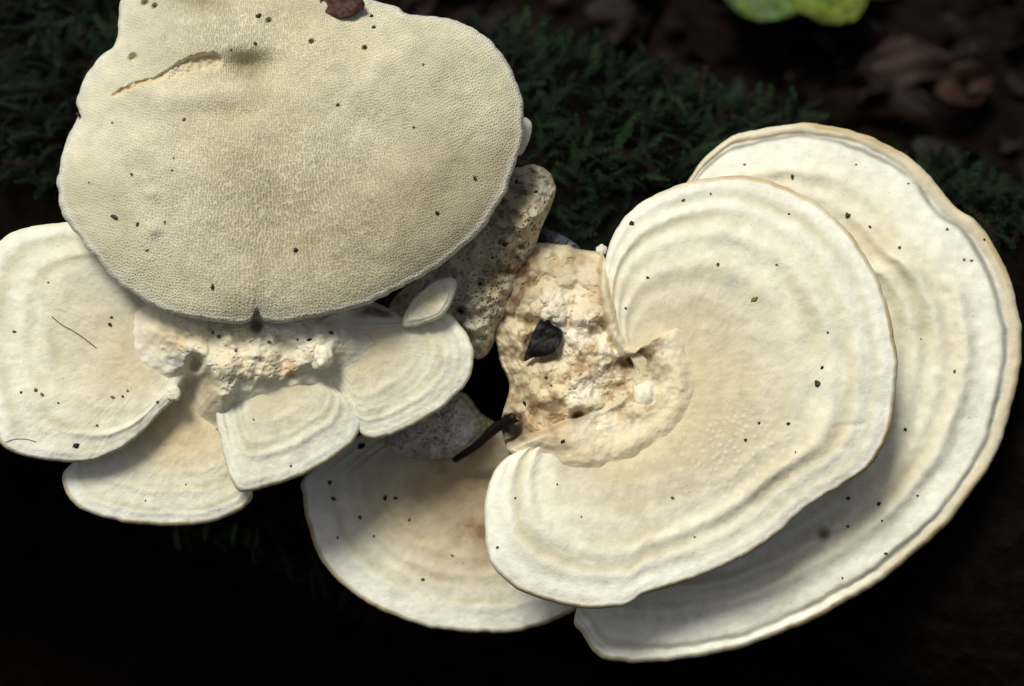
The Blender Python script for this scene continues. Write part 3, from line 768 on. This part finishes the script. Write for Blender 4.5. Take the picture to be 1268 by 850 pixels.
def A_top(px, py, T, s):
    c = 0.035 + 0.045 * (py - 200) * S
    c = c + 0.007 * (1 - T ** 2) - 0.0035 * T ** 9
    c = c + 0.0022 * fbm(px / 90, py / 90, 1, 2) + 0.0004 * fbm(px / 30, py / 30, 5, 2)
    # dimples near the attachment
    c = c - 0.008 * np.exp(-(((px - 308) / 30) ** 2 + ((py - 83) / 17) ** 2))
    c = c - 0.010 * np.exp(-(((px - 255) / 42) ** 2 + ((py + 4) / 18) ** 2))
    c = c + 0.003 * np.exp(-(((px - 240) / 60) ** 2 + ((py - 118) / 18) ** 2)) 
    for (x, y, sg, h) in [(505, 55, 16, .0015), (475, 80, 15, .0012), (540, 80, 18, .0012), (450, 110, 20, .001), (400, 50, 30, .0016), (190, 285, 8, .0014), (188, 240, 8, .001)]:
        c = c + h * np.exp(-((px - x) ** 2 + (py - y) ** 2) / sg ** 2)
    gouge, gt = A_fields(px, py, T)
    c = c - gouge * (0.0010 + 0.0024 * sst(0.4, 0.9, gt)) + gouge * 0.0012 * fbm(px / 5, py / 5, 2, 3)
    for (x, y, r) in [(180, 4, 4), (192, 8, 3), (165, 72, 5), (333, 26, 3), (386, 52, 3), (452, 60, 3)]:
        c = c - 0.003 * np.exp(-(((px - x) ** 2 + (py - y) ** 2) / r ** 2) ** 2)
    return c + 0.00012 * fbm(px / 7, py / 7, 3, 2)
gA = radial_mesh((345, 185), A_out, A_top, 900, 200, 7, 0.008, 0.150, 5.0, 1.6, 5, 0.72, True)
px, py, T = gA['px'], gA['py'], gA['t']
gouge, gt = A_fields(px, py, T)
nz = fbm(px / 75, py / 75, 3, 4); nf = fbm(px / 20, py / 20, 8, 3)
col = mixc(lin(216, 209, 176), lin(231, 225, 195), sst(-0.4, 0.4, nz))
brown = np.exp(-(((px - 400) / 170) ** 2 + ((py - 290) / 100) ** 2)) * (0.75 + 0.5 * nf) + 0.75 * sst(430, 600, px) * sst(90, 230, py) * (0.8 + 0.5 * nf)
col = mixc(col, lin(182, 167, 132), 0.8 * np.clip(brown, 0, 1))
col = mixc(col, lin(176, 168, 142), 0.55 * sst(420, 600, px + 0.5 * (py - 250)) * sst(120, 260, py))
yel = np.exp(-(((px - 260) / 130) ** 2 + ((py - 150) / 60) ** 2)) + np.exp(-(((px - 400) / 100) ** 2 + ((py - 60) / 60) ** 2))
col = mixc(col, lin(222, 210, 168), 0.55 * np.clip(yel, 0, 1) * (0.7 + 0.5 * nf))
lf = np.exp(-(((px - 150) / 80) ** 2 + ((py - 60) / 90) ** 2)); col = mixc(col, lin(220, 214, 188), 0.7 * lf)
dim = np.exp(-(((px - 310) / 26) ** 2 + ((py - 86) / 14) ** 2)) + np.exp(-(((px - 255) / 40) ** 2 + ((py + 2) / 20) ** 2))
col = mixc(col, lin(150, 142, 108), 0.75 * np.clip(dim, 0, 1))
rim_w = sst(0.955, 0.975, T + 0.006 * nf) * (0.55 + 0.45 * sst(200, 300, py))
col = mixc(col, lin(226, 223, 206), 0.8 * rim_w)
col = mixc(col, lin(214, 186, 134), gouge * 0.8 * (1 - sst(0.2, 0.5, gt) * 0.5))
col = mixc(col, lin(210, 198, 164), gouge * 0.8 * sst(0.5, 0.8, gt))
col = col * (1 + 0.06 * nf)[..., None]
k = len(gA['rim'])
rimc = np.broadcast_to(np.asarray(lin(224, 220, 200)), (k, gA['n'], 3)) * (1 + 0.12 * vnoise(gA['s'] * 300, np.arange(k)[:, None] * 0.5))[..., None]
botc = np.broadcast_to(np.asarray((0.70, 0.66, 0.55)), gA['bot'].shape)
locA = W(300, 60, -0.03)
rootA = thing('bracket_fungus', 'large bracket turned pore side up with a torn gouge, covering the left rosette', 'fungus', locA)
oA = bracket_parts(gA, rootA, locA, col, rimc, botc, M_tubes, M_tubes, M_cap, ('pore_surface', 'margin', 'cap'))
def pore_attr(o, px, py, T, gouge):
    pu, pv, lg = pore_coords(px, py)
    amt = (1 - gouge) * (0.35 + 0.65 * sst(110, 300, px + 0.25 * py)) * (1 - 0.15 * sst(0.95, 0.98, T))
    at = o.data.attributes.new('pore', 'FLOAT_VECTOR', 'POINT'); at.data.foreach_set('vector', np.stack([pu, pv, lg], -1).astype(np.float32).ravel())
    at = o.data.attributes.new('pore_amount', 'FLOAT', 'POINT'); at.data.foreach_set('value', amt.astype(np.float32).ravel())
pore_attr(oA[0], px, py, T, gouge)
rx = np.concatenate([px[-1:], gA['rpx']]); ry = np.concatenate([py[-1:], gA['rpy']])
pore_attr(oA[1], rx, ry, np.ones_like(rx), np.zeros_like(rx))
TOPS['pored'] = (px[::3, ::3].ravel(), py[::3, ::3].ravel(), gA['c'][::3, ::3].ravel())
HULLS.append(np.asarray(A_out, float))
# crumbs of torn flesh in the gouge
for i in range(16):
    x = 208 + rng.uniform(0, 26); y = 92 - (x - 208) * 0.33 + rng.uniform(-4, 6)
    nodule(rootA, locA, x, y, surf('pored', x, y), rng.uniform(1.4, 2.8), (0.72, 0.66, 0.50), 50 + i, 'torn_crumb')

# ------------------------------------------------------------------ moss
def frond_proto(seed):
    r = np.random.default_rng(seed)
    V = []; Fq = []
    def blade(base, dirv, side, ln, wd, up=0.25):
        b = np.asarray(base); d_ = np.asarray(dirv); s_ = np.asarray(side); n_ = np.cross(d_, s_)
        i = len(V)
        m = b + d_ * ln * 0.45 + n_ * ln * up * 0.3
        V.extend([b, m - s_ * wd + n_ * wd * 0.4, b + d_ * ln - n_ * ln * 0.15, m + s_ * wd + n_ * wd * 0.4])
        Fq.append((i, i + 1, i + 2, i + 3))
    # stem arcs along +x, z up; side branchlets carry tiny leaves
    n = 9
    for k in range(n):
        t = (k + 0.5) / n
        p = np.array([t, 0.04 * math.sin(t * 5 + seed), 0.20 * t - 0.30 * t * t])
        dx = np.array([1, 0, 0.2 - 0.6 * t]); dx /= np.linalg.norm(dx)
        blade(p, dx, np.array([0, 1, 0]), 0.11, 0.016)
        for sgn in (-1, 1):
            ln = (0.20 * (1 - t) ** 0.7 + 0.05) * r.uniform(0.7, 1.15)
            ang = math.radians(r.uniform(45, 65)) * sgn
            dv = np.array([math.cos(ang), math.sin(ang), r.uniform(-0.25, 0.15)]); dv /= np.linalg.norm(dv)
            sd = np.array([-dv[1], dv[0], 0]); sd /= np.linalg.norm(sd)
            m = 3 if ln > 0.15 else 2
            for j in range(m):
                q = p + dv * ln * (j / m)
                blade(q, dv, sd, ln / m * 1.5, 0.020 * (1 - 0.35 * j / m))
                for s2 in (-1, 1):
                    a2 = 0.75 * s2
                    d2 = dv * math.cos(a2) + sd * math.sin(a2); e2 = -dv * math.sin(a2) + sd * math.cos(a2)
                    blade(q, d2, e2, 0.055, 0.011)
    return np.array(V), np.array(Fq)
protos = [frond_proto(i) for i in range(4)]

def scatter_fronds(name, pos, nrm, size, tint, label, out=None):
    Vs, Fs, Cs = [], [], []; off = 0
    for i in range(len(pos)):
        v, f = protos[i % 4]
        n = nrm[i] / np.linalg.norm(nrm[i])
        dn = np.array([0, -0.3, -0.9]); dn = dn - n * (dn @ n)
        rd = rng.normal(size=3); rd -= n * (rd @ n); rd /= np.linalg.norm(rd)
        x = dn * 0.8 + rd; x /= np.linalg.norm(x)
        lift = rng.uniform(0.25, 1.25)
        x = x * math.cos(lift) + n * math.sin(lift)
        y = np.cross(n, x); y /= np.linalg.norm(y); z = np.cross(x, y)
        roll = rng.uniform(-0.6, 0.6)
        y2 = y * math.cos(roll) + z * math.sin(roll); z2 = -y * math.sin(roll) + z * math.cos(roll)
        p = (v[:, 0:1] * x + v[:, 1:2] * y2 + v[:, 2:3] * z2) * size[i] + pos[i]
        Vs.append(p); Fs.append(f + off); off += len(p)
        cc = np.asarray(tint[i])[None, :] * (0.7 + 0.6 * v[:, 0:1])
        Cs.append(cc)
    o = link(name, mesh_np(name, np.concatenate(Vs), np.concatenate(Fs), np.concatenate(Cs), smooth=False), M_moss)
    o['kind'] = 'stuff'; o['label'] = label; o['category'] = 'moss'
    return o

HR = [spline(h, 120) for h in HULLS]
def covered(px, py, shrink=14):
    m = np.zeros(px.shape, bool)
    for h in HR:
        c = h.mean(0); d_ = h - c; L = np.hypot(d_[:, 0], d_[:, 1])[:, None]
        m |= inside(px, py, c + d_ * np.maximum(0, (L - shrink)) / L)
    return m

NM = 26000
s = rng.uniform(-0.42, 0.50, NM); th = rng.uniform(-0.9, math.pi + 0.9, NM)
P, r = log_point(s, th)
N = np.cos(th)[:, None] * log_u + np.sin(th)[:, None] * log_w
px, py, c = project(P)
vis = ((cam_pos - P) * N).sum(1) > -0.05
keep = vis & (px > -90) & (px < 1360) & (py > -120) & (py < 960) & ~covered(px, py)
# thinner cover towards the underside
keep &= rng.uniform(0, 1, NM) < np.where((np.sin(th) < 0.82) & (np.cos(th) < 0.2), np.where((px < 500) & (py > 600), 0.10, 0.0), np.where((px > 1120) & (py > 330), 0.0, 1.0))
P, N, th = P[keep], N[keep], th[keep]
n1 = fbm(P[:, 0] * 14, P[:, 1] * 14, P[:, 2] * 14, 3)
P = P + N * (0.010 * np.maximum(0, n1))[:, None]
g = (0.5 + 0.5 * np.clip(n1 * 1.6, -1, 1))[:, None]
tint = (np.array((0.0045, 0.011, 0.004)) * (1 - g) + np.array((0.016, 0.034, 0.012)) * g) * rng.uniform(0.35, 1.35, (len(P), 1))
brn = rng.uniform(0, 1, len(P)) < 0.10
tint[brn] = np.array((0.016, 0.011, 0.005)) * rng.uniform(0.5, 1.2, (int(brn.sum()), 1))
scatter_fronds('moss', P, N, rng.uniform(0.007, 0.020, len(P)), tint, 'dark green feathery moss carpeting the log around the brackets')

# ------------------------------------------------------------------ leaf litter
def leaf_mesh(name, length, width, seed, base, tip, curl=0.3, cord=0.0, lobes=0.0, colf=None, nu=18, nv=13, fold=0.10):
    u = np.linspace(0, 1, nu)[:, None]; v = np.linspace(-1, 1, nv)[None, :]
    r = np.random.default_rng(seed)
    prof = np.sin(np.pi * np.clip(u, 0.0, 1) ** 0.75) ** 0.7
    prof = prof * (1 + lobes * np.sin(u * 26 + seed)) * (1 + 0.10 * vnoise(u * 6 + seed, 0.0))
    prof = np.maximum(prof, 0.02)
    if cord: prof = np.sqrt(np.clip(1 - ((u - 0.40) / 0.605) ** 2, 0.0004, 1))
    X = (u - cord * np.abs(np.sin(np.pi * np.abs(v) ** 0.8)) ** 0.6 * (1 - u) ** 2) * length
    Y = v * prof * width / 2
    Z = fold * width * np.abs(v) + curl * width * (vnoise(u * 1.6 + seed, v * 1.2, 0.5) + 0.5 * v ** 2 * vnoise(u * 2 + seed * 2, 0.3)) + 0.015 * width * vnoise(u * 12, v * 8, seed)
    Z = Z - (0.012 if fold > 0.05 else 0.0) * width * np.exp(-(v / 0.08) ** 2)
    top = np.stack([X, Y + 0 * X, Z], -1).reshape(-1, 3)
    thick = 0.0005
    bot = top - np.array([0, 0, thick])
    V = np.concatenate([top, bot]); n = nu * nv
    Q = strip_faces(nu, nv, False)
    q2 = Q[:, ::-1] + n
    ed = [i for i in range(nv)] + [i * nv + nv - 1 for i in range(1, nu)] + [(nu - 1) * nv + i for i in range(nv - 2, -1, -1)] + [i * nv for i in range(nu - 2, 0, -1)]
    E = np.array([(ed[i], ed[i] + n, ed[(i + 1) % len(ed)] + n, ed[(i + 1) % len(ed)]) for i in range(len(ed))])
    Qa = np.concatenate([Q, q2, E])
    U = (u + 0 * v).ravel(); VV = (v + 0 * u).ravel()
    if colf is None:
        f = 0.5 + 0.5 * fbm(U * 4 + seed, VV * 3, 0, 4)
        vein = np.exp(-(VV / 0.05) ** 2) + 0.5 * (np.abs(np.sin((U * 9 - np.abs(VV) * 2.2) * math.pi)) > 0.96)
        cc = mixc(base, tip, f); cc = mixc(cc, np.asarray(tip) * 1.3, 0.4 * np.clip(vein, 0, 1))
    else:
        cc = colf(U, VV)
    return mesh_np(name, V, Qa, np.concatenate([cc, cc * 0.8]))

PAL = [((0.050, 0.026, 0.014), (0.085, 0.046, 0.026)), ((0.032, 0.018, 0.012), (0.055, 0.032, 0.02)), ((0.075, 0.042, 0.026), (0.12, 0.075, 0.05)), ((0.028, 0.020, 0.018), (0.055, 0.045, 0.042))]
leaf_protos = [leaf_mesh('dead_leaf', 1.0, 0.62, 100 + i, np.array(PAL[i % 4][0]) * (0.11, 0.075, 0.065), np.array(PAL[i % 4][1]) * (0.15, 0.095, 0.08), 0.20 + 0.09 * (i % 3), 0, 0.05 * (i % 2)) for i in range(8)]
def ground_at(px, py):
    ray = fwd + rgt * (px - PW / 2) / F + upv * (PH / 2 - py) / F
    k = (GZ - cam_pos[2]) / ray[2]
    return cam_pos + ray * k
from mathutils import Euler
def put_leaf(px, py, size, rz, tilt, proto, label, group, lift=0.0):
    p = ground_at(px, py)
    if isinstance(proto, int): proto = leaf_protos[proto]
    o = link('dead_leaf', proto, M_leaf)
    o.location = (p[0], p[1], float(ground_z(p[0], p[1])) + 0.006 + lift)
    o.rotation_euler = Euler((tilt[0], tilt[1], rz)); o.scale = (size, size, size)
    tag(o, label, 'leaf', group)
    return o
lab = ['brown crumpled dead leaf lying in the dark litter behind the log', 'dark brown dead leaf lying in the dark litter behind the log',
       'pale brown dead leaf lying in the dark litter behind the log', 'greyish dead leaf lying in the dark litter behind the log']
i = 0
for row in range(9):
    for colm in range(13):
        x = 560 + colm * 62 + rng.uniform(-30, 30); y = -75 + row * 42 + rng.uniform(-18, 18)
        if y > 90 + (x - 640) * 0.33 or y < -45 or x > 1310: continue
        pr = int(rng.integers(0, 8)); kind = pr % 4
        put_leaf(x, y, rng.uniform(0.022, 0.048), rng.uniform(0, 6.28), (rng.normal(0, 0.5), rng.normal(0, 0.5)), pr, lab[kind],
                 ['brown leaves of the litter', 'dark leaves of the litter', 'pale leaves of the litter', 'grey leaves of the litter'][kind], rng.uniform(0, 0.02))
        i += 1
# leaves that stand out in the photograph
red = leaf_mesh('dead_leaf', 1.0, 0.6, 301, (0.022, 0.010, 0.006), (0.045, 0.020, 0.012), 0.6)
put_leaf(1150, 160, 0.045, 0.4, (0.3, -0.2), red, 'reddish-brown curled dead leaf with a bent edge beside the pale dry leaf', None, 0.015)
pale = leaf_mesh('dead_leaf', 1.0, 0.55, 302, (0.018, 0.013, 0.010), (0.035, 0.025, 0.018), 0.6)
put_leaf(1190, 160, 0.05, 1.2, (-0.2, 0.3), pale, 'pale dry curled dead leaf next to the reddish-brown one', None, 0.02)
tan_ = leaf_mesh('dead_leaf', 1.0, 0.7, 303, (0.016, 0.008, 0.005), (0.032, 0.016, 0.010), 0.5)
put_leaf(1065, 110, 0.06, 0.1, (0.2, 0.1), tan_, 'flat rust-brown dead leaf lying in front of the yellow-green leaf', None, 0.015)

# yellow-green heart-shaped leaf
def green_cols(U, V):
    f = sst(-1.6, 1.6, V + 2.2 * fbm(U * 6, V * 4, 1, 3))
    cc = mixc((0.14, 0.17, 0.010), (0.055, 0.11, 0.022), f)
    sp = sst(0.05, 0.4, fbm(U * 40, V * 24, 3, 3)); cc = mixc(cc, (0.03, 0.055, 0.015), 0.6 * sp)
    vein = np.exp(-(V / 0.04) ** 2); return mixc(cc, (0.17, 0.19, 0.03), 0.25 * vein)
GLZ = GZ + 0.06
ray = fwd + rgt * (988 - PW / 2) / F + upv * (PH / 2 - 16) / F
p = cam_pos + ray * ((GLZ - cam_pos[2]) / ray[2])
gl = link('green_leaf', leaf_mesh('green_leaf', 0.115, 0.108, 400, None, None, 0.08, 0.075, 0.0, green_cols, 60, 51, 0.01), tint_mat('spotted_leaf', 0.6, 150, 0.3, spec=0.3, lo=0.3, hi=1.4))
gl.location = (p[0], p[1], p[2]); gl.rotation_euler = (0.10, -0.12, math.radians(92))
tag(gl, 'yellow-green spotted heart-shaped leaf lying on the brown litter', 'leaf')

# ------------------------------------------------------------------ small things lying on the fungi
def scrap(outline, key, lift, colr, label, name, cat, thick=0.0012, dz=None):
    n_th, n_t = 90, 16
    hub = np.mean(np.asarray(outline, float), 0)
    def ct(px, py, T, s): return dz if dz is not None else 0
    P = spline(outline, n_th); t = np.linspace(0, 1, n_t)
    px = hub[0] + t[:, None] * (P[:, 0] - hub[0]); py = hub[1] + t[:, None] * (P[:, 1] - hub[1])
    c = lift + 0.0018 * fbm(px / 18, py / 18, 3, 3) + 0.0010 * (px - hub[0]) / 20
    loc = W(hub[0], hub[1], lift)
    top = W(px, py, c); bot = W(px[::-1], py[::-1], c[::-1] - thick)
    V = np.concatenate([top, bot]).reshape(-1, 3) - loc
    Q = strip_faces(2 * n_t, n_th)
    if vertex_normals(V, Q)[n_th * 5] @ -fwd < 0: Q = Q[:, ::-1]
    o = link(name, mesh_np(name, V, Q, np.tile(colr, (len(V), 1))), M_twig, None, loc)
    return tag(o, label, cat)
c_sc = max(surf('coreright', x, y) for x, y in ((660, 440), (690, 410), (672, 425)))
scrap([(649, 447), (654, 428), (662, 408), (670, 395), (675, 397), (678, 394), (684, 402), (691, 406), (696, 410), (695, 422), (688, 434), (676, 441), (660, 443)],
      None, c_sc + 0.001, (0.005, 0.003, 0.0035), 'pointed blackish leaf scrap stuck on the tan core', 'leaf_scrap', 'leaf')
scrap([(391, 6), (396, -6), (410, -16), (432, -14), (446, -4), (452, 6), (446, 14), (432, 21), (416, 22), (400, 15)], None, surf('pored', 420, 6) + 0.0025,
      (0.055, 0.022, 0.013), 'dark red-brown oval leaf scrap on the edge of the big pored bracket', 'leaf_scrap', 'leaf', 0.0015)

def tube(name, pts3, rad, colr, mat, label, cat, n=10, seed=0):
    pts = np.asarray(pts3); rows = []
    m = len(pts)
    rad = np.broadcast_to(rad, (m,))
    for i in range(m):
        d_ = pts[min(i + 1, m - 1)] - pts[max(i - 1, 0)]; d_ = d_ / np.linalg.norm(d_)
        a = np.cross(d_, -fwd); a /= np.linalg.norm(a); b = np.cross(d_, a)
        th = np.linspace(0, 2 * math.pi, n, endpoint=False)
        rr = rad[i] * (1 + 0.18 * vnoise(np.cos(th) * 1.5 + seed, np.sin(th) * 1.5, i * 0.6))
        rows.append(pts[i] + (rr * np.cos(th))[:, None] * a + (rr * np.sin(th))[:, None] * b)
    rows = [np.repeat(pts[:1], n, 0)] + rows + [np.repeat(pts[-1:], n, 0)]
    V = np.concatenate(rows); loc = pts[0]
    o = link(name, mesh_np(name, V - loc, strip_faces(len(rows), n), np.tile(colr, (len(V), 1))), mat, None, loc)
    return tag(o, label, cat)
tw = spline([(563, 570), (575, 562), (590, 552), (608, 535), (622, 525), (640, 515)], 18, False)
tc = np.linspace(surf('patch', 570, 562) + 0.003, 0.000, 18)
tube('twig', W(tw[:, 0], tw[:, 1], tc), np.linspace(0.0013, 0.0024, 18), (0.009, 0.005, 0.004), M_twig, 'dark wet twig bridging the gap between the two rosettes', 'twig')

def thread(pts, key, label, r=0.00016):
    q = spline(pts, 30, False)
    cc = np.array([surf(key, x, y) for x, y in q]) + 0.0003
    tube('thread', W(q[:, 0], q[:, 1], cc), r, (0.10, 0.085, 0.06), M_twig, label, 'thread', 6)
thread([(64, 392), (76, 402), (92, 411), (105, 420), (119, 431)], 'left', 'fine dark thread lying across the round whitish bracket')
thread([(6, 548), (18, 544), (32, 544), (44, 547)], 'left', 'short fine thread near the rim of the round whitish bracket', 0.0001)

# dirt specks, each a small lump pressed on the flesh it lies on
HOST = {'pored': 'the large pore side up bracket', 'ear': 'the ear-shaped bracket', 'rear': 'the wide white rear bracket', 'left': 'the round whitish bracket', 'lowcentre': 'the brown stained lower bracket',
        'coreright': 'the tan core of the right rosette', 'coreleft': 'the cream core of the left rosette', 'midfan': 'the scalloped middle fan', 'pillar': 'the mottled crust', 'lowfan': 'the small fan under the round bracket'}
def speck(key, x, y, r, colr=None, asp=1.0, rot=0.0, label=None):
    if colr is None:
        f = random.random(); colr = (0.012 + 0.06 * f * f, 0.010 + 0.042 * f * f, 0.009 + 0.022 * f * f)
    n_t, n_p = 9, 12
    th = np.linspace(0.05, math.pi - 0.05, n_t)[:, None]; ph = np.linspace(0, 2 * math.pi, n_p, endpoint=False)[None, :]
    d_ = np.stack([np.sin(th) * np.cos(ph), np.sin(th) * np.sin(ph), np.cos(th) + 0 * ph], -1)
    rr = 0.68 * r * S * (1 + 0.5 * vnoise(d_[..., 0] * 2 + x, d_[..., 1] * 2 + y, d_[..., 2] * 2))
    p = d_ * rr[..., None]
    p[..., 0] *= asp; p[..., 2] *= 0.55
    ca, sa = math.cos(rot), math.sin(rot)
    a = p[..., 0] * ca - p[..., 1] * sa; b = p[..., 0] * sa + p[..., 1] * ca
    V = a[..., None] * rgt + b[..., None] * upv - p[..., 2:3] * fwd
    q = strip_faces(n_t, n_p); V = V.reshape(-1, 3)
    loc = W(x, y, surf(key, x, y) + 0.0002)
    o = link('dirt_speck', mesh_np('dirt_speck', V, q, np.tile(colr, (len(V), 1))), M_dirt, None, loc)
    tag(o, label or ('tiny dark dirt speck on ' + HOST[key]), 'speck', None if label else 'dirt specks on ' + HOST[key])
BR = (0.12, 0.075, 0.03)
for (key, x, y, r, *e) in [
    ('pored', 320, 20, 4), ('pored', 316, 54, 2.6), ('pored', 286, 62, 1.6), ('pored', 228, 148, 2.2, BR), ('pored', 418, 130, 2.8), ('pored', 163, 216, 2.4, (0.06, 0.05, 0.03)), ('pored', 213, 211, 1.6, BR),
    ('pored', 170, 278, 2.6), ('pored', 204, 275, 2, BR), ('pored', 366, 310, 3.4), ('pored', 541, 264, 3), ('pored', 588, 221, 3), ('pored', 463, 34, 2.6), ('pored', 460, 20, 3), ('pored', 452, 59, 2.2),
    ('pored', 139, 152, 1.6, BR), ('pored', 524, 80, 1.6, BR), ('pored', 384, 52, 2.2, BR), ('pored', 97, 142, 3), ('pored', 182, 310, 1.6), ('pored', 512, 158, 1.6), ('pored', 110, 226, 1.4), ('pored', 215, 196, 1.5, BR),
    ('ear', 782, 277, 4), ('ear', 889, 328, 2.6, BR), ('ear', 802, 344, 2), ('ear', 775, 382, 2), ('ear', 962, 328, 1.8, BR), ('ear', 1018, 455, 2.4), ('ear', 977, 265, 1.4), ('ear', 940, 524, 2.2),
    ('ear', 976, 525, 2.2), ('ear', 923, 545, 2.2), ('ear', 795, 524, 2.6), ('ear', 833, 617, 2.2, BR), ('ear', 690, 600, 1.6, BR), ('ear', 616, 678, 2.2, BR), ('ear', 846, 248, 2, BR), ('ear', 880, 240, 1.6, BR),
    ('ear', 1025, 412, 2, BR), ('ear', 638, 617, 1.4), ('ear', 720, 640, 1.3, BR), ('ear', 860, 665, 1.3, BR), ('ear', 985, 560, 1.3, BR),
    ('rear', 1050, 267, 4, (0.05, 0.03, 0.02)), ('rear', 1114, 307, 3), ('rear', 1077, 281, 2), ('rear', 1194, 322, 2, (0.12, 0.06, 0.06)), ('rear', 1203, 323, 2, (0.12, 0.06, 0.06)), ('rear', 1219, 297, 2.2),
    ('rear', 1173, 284, 2.4, BR), ('rear', 1121, 532, 3), ('rear', 1050, 617, 3), ('rear', 1088, 624, 3.4), ('rear', 1092, 645, 2), ('rear', 1097, 686, 2), ('rear', 1124, 228, 2.2, BR), ('rear', 922, 204, 2.6, BR),
    ('rear', 1050, 652, 3, BR), ('rear', 1136, 614, 2, BR), ('rear', 1182, 460, 2.4, BR), ('rear', 1043, 716, 2, BR), ('rear', 1060, 204, 1.8, BR), ('rear', 1140, 420, 1.5, BR),
    ('left', 94, 552, 4), ('left', 44, 483, 3, (0.16, 0.12, 0.06)), ('left', 52, 489, 2.4, (0.16, 0.12, 0.06)), ('left', 26, 486, 2.2), ('left', 139, 492, 2.4, (0.30, 0.12, 0.12)), ('left', 136, 402, 2.6), ('left', 152, 491, 2),
    ('left', 158, 484, 2, BR), ('left', 195, 498, 2.4, BR), ('left', 120, 527, 1.8, BR), ('left', 72, 499, 1.6, BR), ('left', 18, 411, 2, BR), ('left', 60, 350, 1.6, BR), ('left', 138, 393, 2.4, (0.1, 0.1, 0.1)),
    ('lowcentre', 408, 598, 3.4, (0.05, 0.035, 0.025)), ('lowcentre', 413, 618, 3.2, (0.06, 0.05, 0.04)), ('lowcentre', 446, 641, 3, (0.09, 0.075, 0.05)), ('lowcentre', 490, 617, 3, BR),
    ('lowcentre', 524, 718, 2.6), ('lowcentre', 418, 666, 1.8), ('lowcentre', 463, 664, 1.8), ('lowcentre', 507, 644, 2, BR), ('lowcentre', 560, 688, 2.2, BR), ('lowcentre', 448, 553, 5, (0.02, 0.015, 0.015)),
    ('coreright', 676, 468, 2.8), ('coreright', 682, 478, 2.4), ('coreright', 650, 500, 2.8), ('coreright', 697, 547, 3), ('coreright', 650, 422, 2.6), ('coreright', 796, 487, 1.6, BR), ('coreright', 806, 494, 1.6, BR),
    ('coreleft', 264, 412, 3, (0.09, 0.065, 0.03)), ('coreleft', 271, 417, 3, (0.09, 0.065, 0.03)), ('coreleft', 383, 421, 3), ('coreleft', 333, 424, 3, (0.12, 0.09, 0.04)), ('coreleft', 369, 421, 2.4, (0.12, 0.09, 0.05)), ('coreleft', 410, 412, 3, (0.08, 0.065, 0.05)),
    ('coreleft', 251, 532, 3.2), ('coreleft', 292, 434, 2.2, BR), ('coreleft', 161, 388, 2.6),
    ('midfan', 360, 577, 1.8), ('midfan', 314, 520, 1.4, BR), ('pillar', 626, 303, 4), ('pillar', 572, 385, 4), ('pillar', 593, 352, 3), ('pillar', 640, 225, 3), ('pillar', 664, 238, 3), ('pillar', 610, 320, 2.4),
    ('lowfan', 180, 620, 1.3, BR), ('lowfan', 230, 600, 1.3, BR)]:
    speck(key, x, y, r, *(e if e else ()), asp=random.uniform(0.9, 1.6), rot=random.uniform(0, 3.1))
speck('ear', 1012, 475, 6, asp=0.8, rot=0.5, label='largest black dirt crumb, on the outer ridge of the ear-shaped bracket')
speck('rear', 981, 219, 4.4, (0.05, 0.035, 0.02), 0.6, 0.2, 'upright brown dirt crumb near the top rim of the wide rear bracket')
speck('lowcentre', 477, 617, 5, (0.012, 0.012, 0.012), 0.7, 0.0, 'black oval seed-like crumb on the shaded lower bracket')
speck('pored', 263, 355, 5, (0.035, 0.028, 0.02), 0.6, -0.4, 'black elongated crumb above the notch side of the pored bracket')
speck('pored', 142, 269, 3, (0.07, 0.06, 0.045), 3.0, -0.6, 'slanting grey sliver on the left half of the pored bracket')
speck('ear', 934, 371, 3.2, (0.22, 0.16, 0.05), 2.0, 0.5, 'small tan splinter on the inner part of the ear-shaped bracket')
print('tris', sum(len(o.data.loop_triangles) if not o.data.calc_loop_triangles() else 0 for o in scene.objects if o.type == 'MESH'))
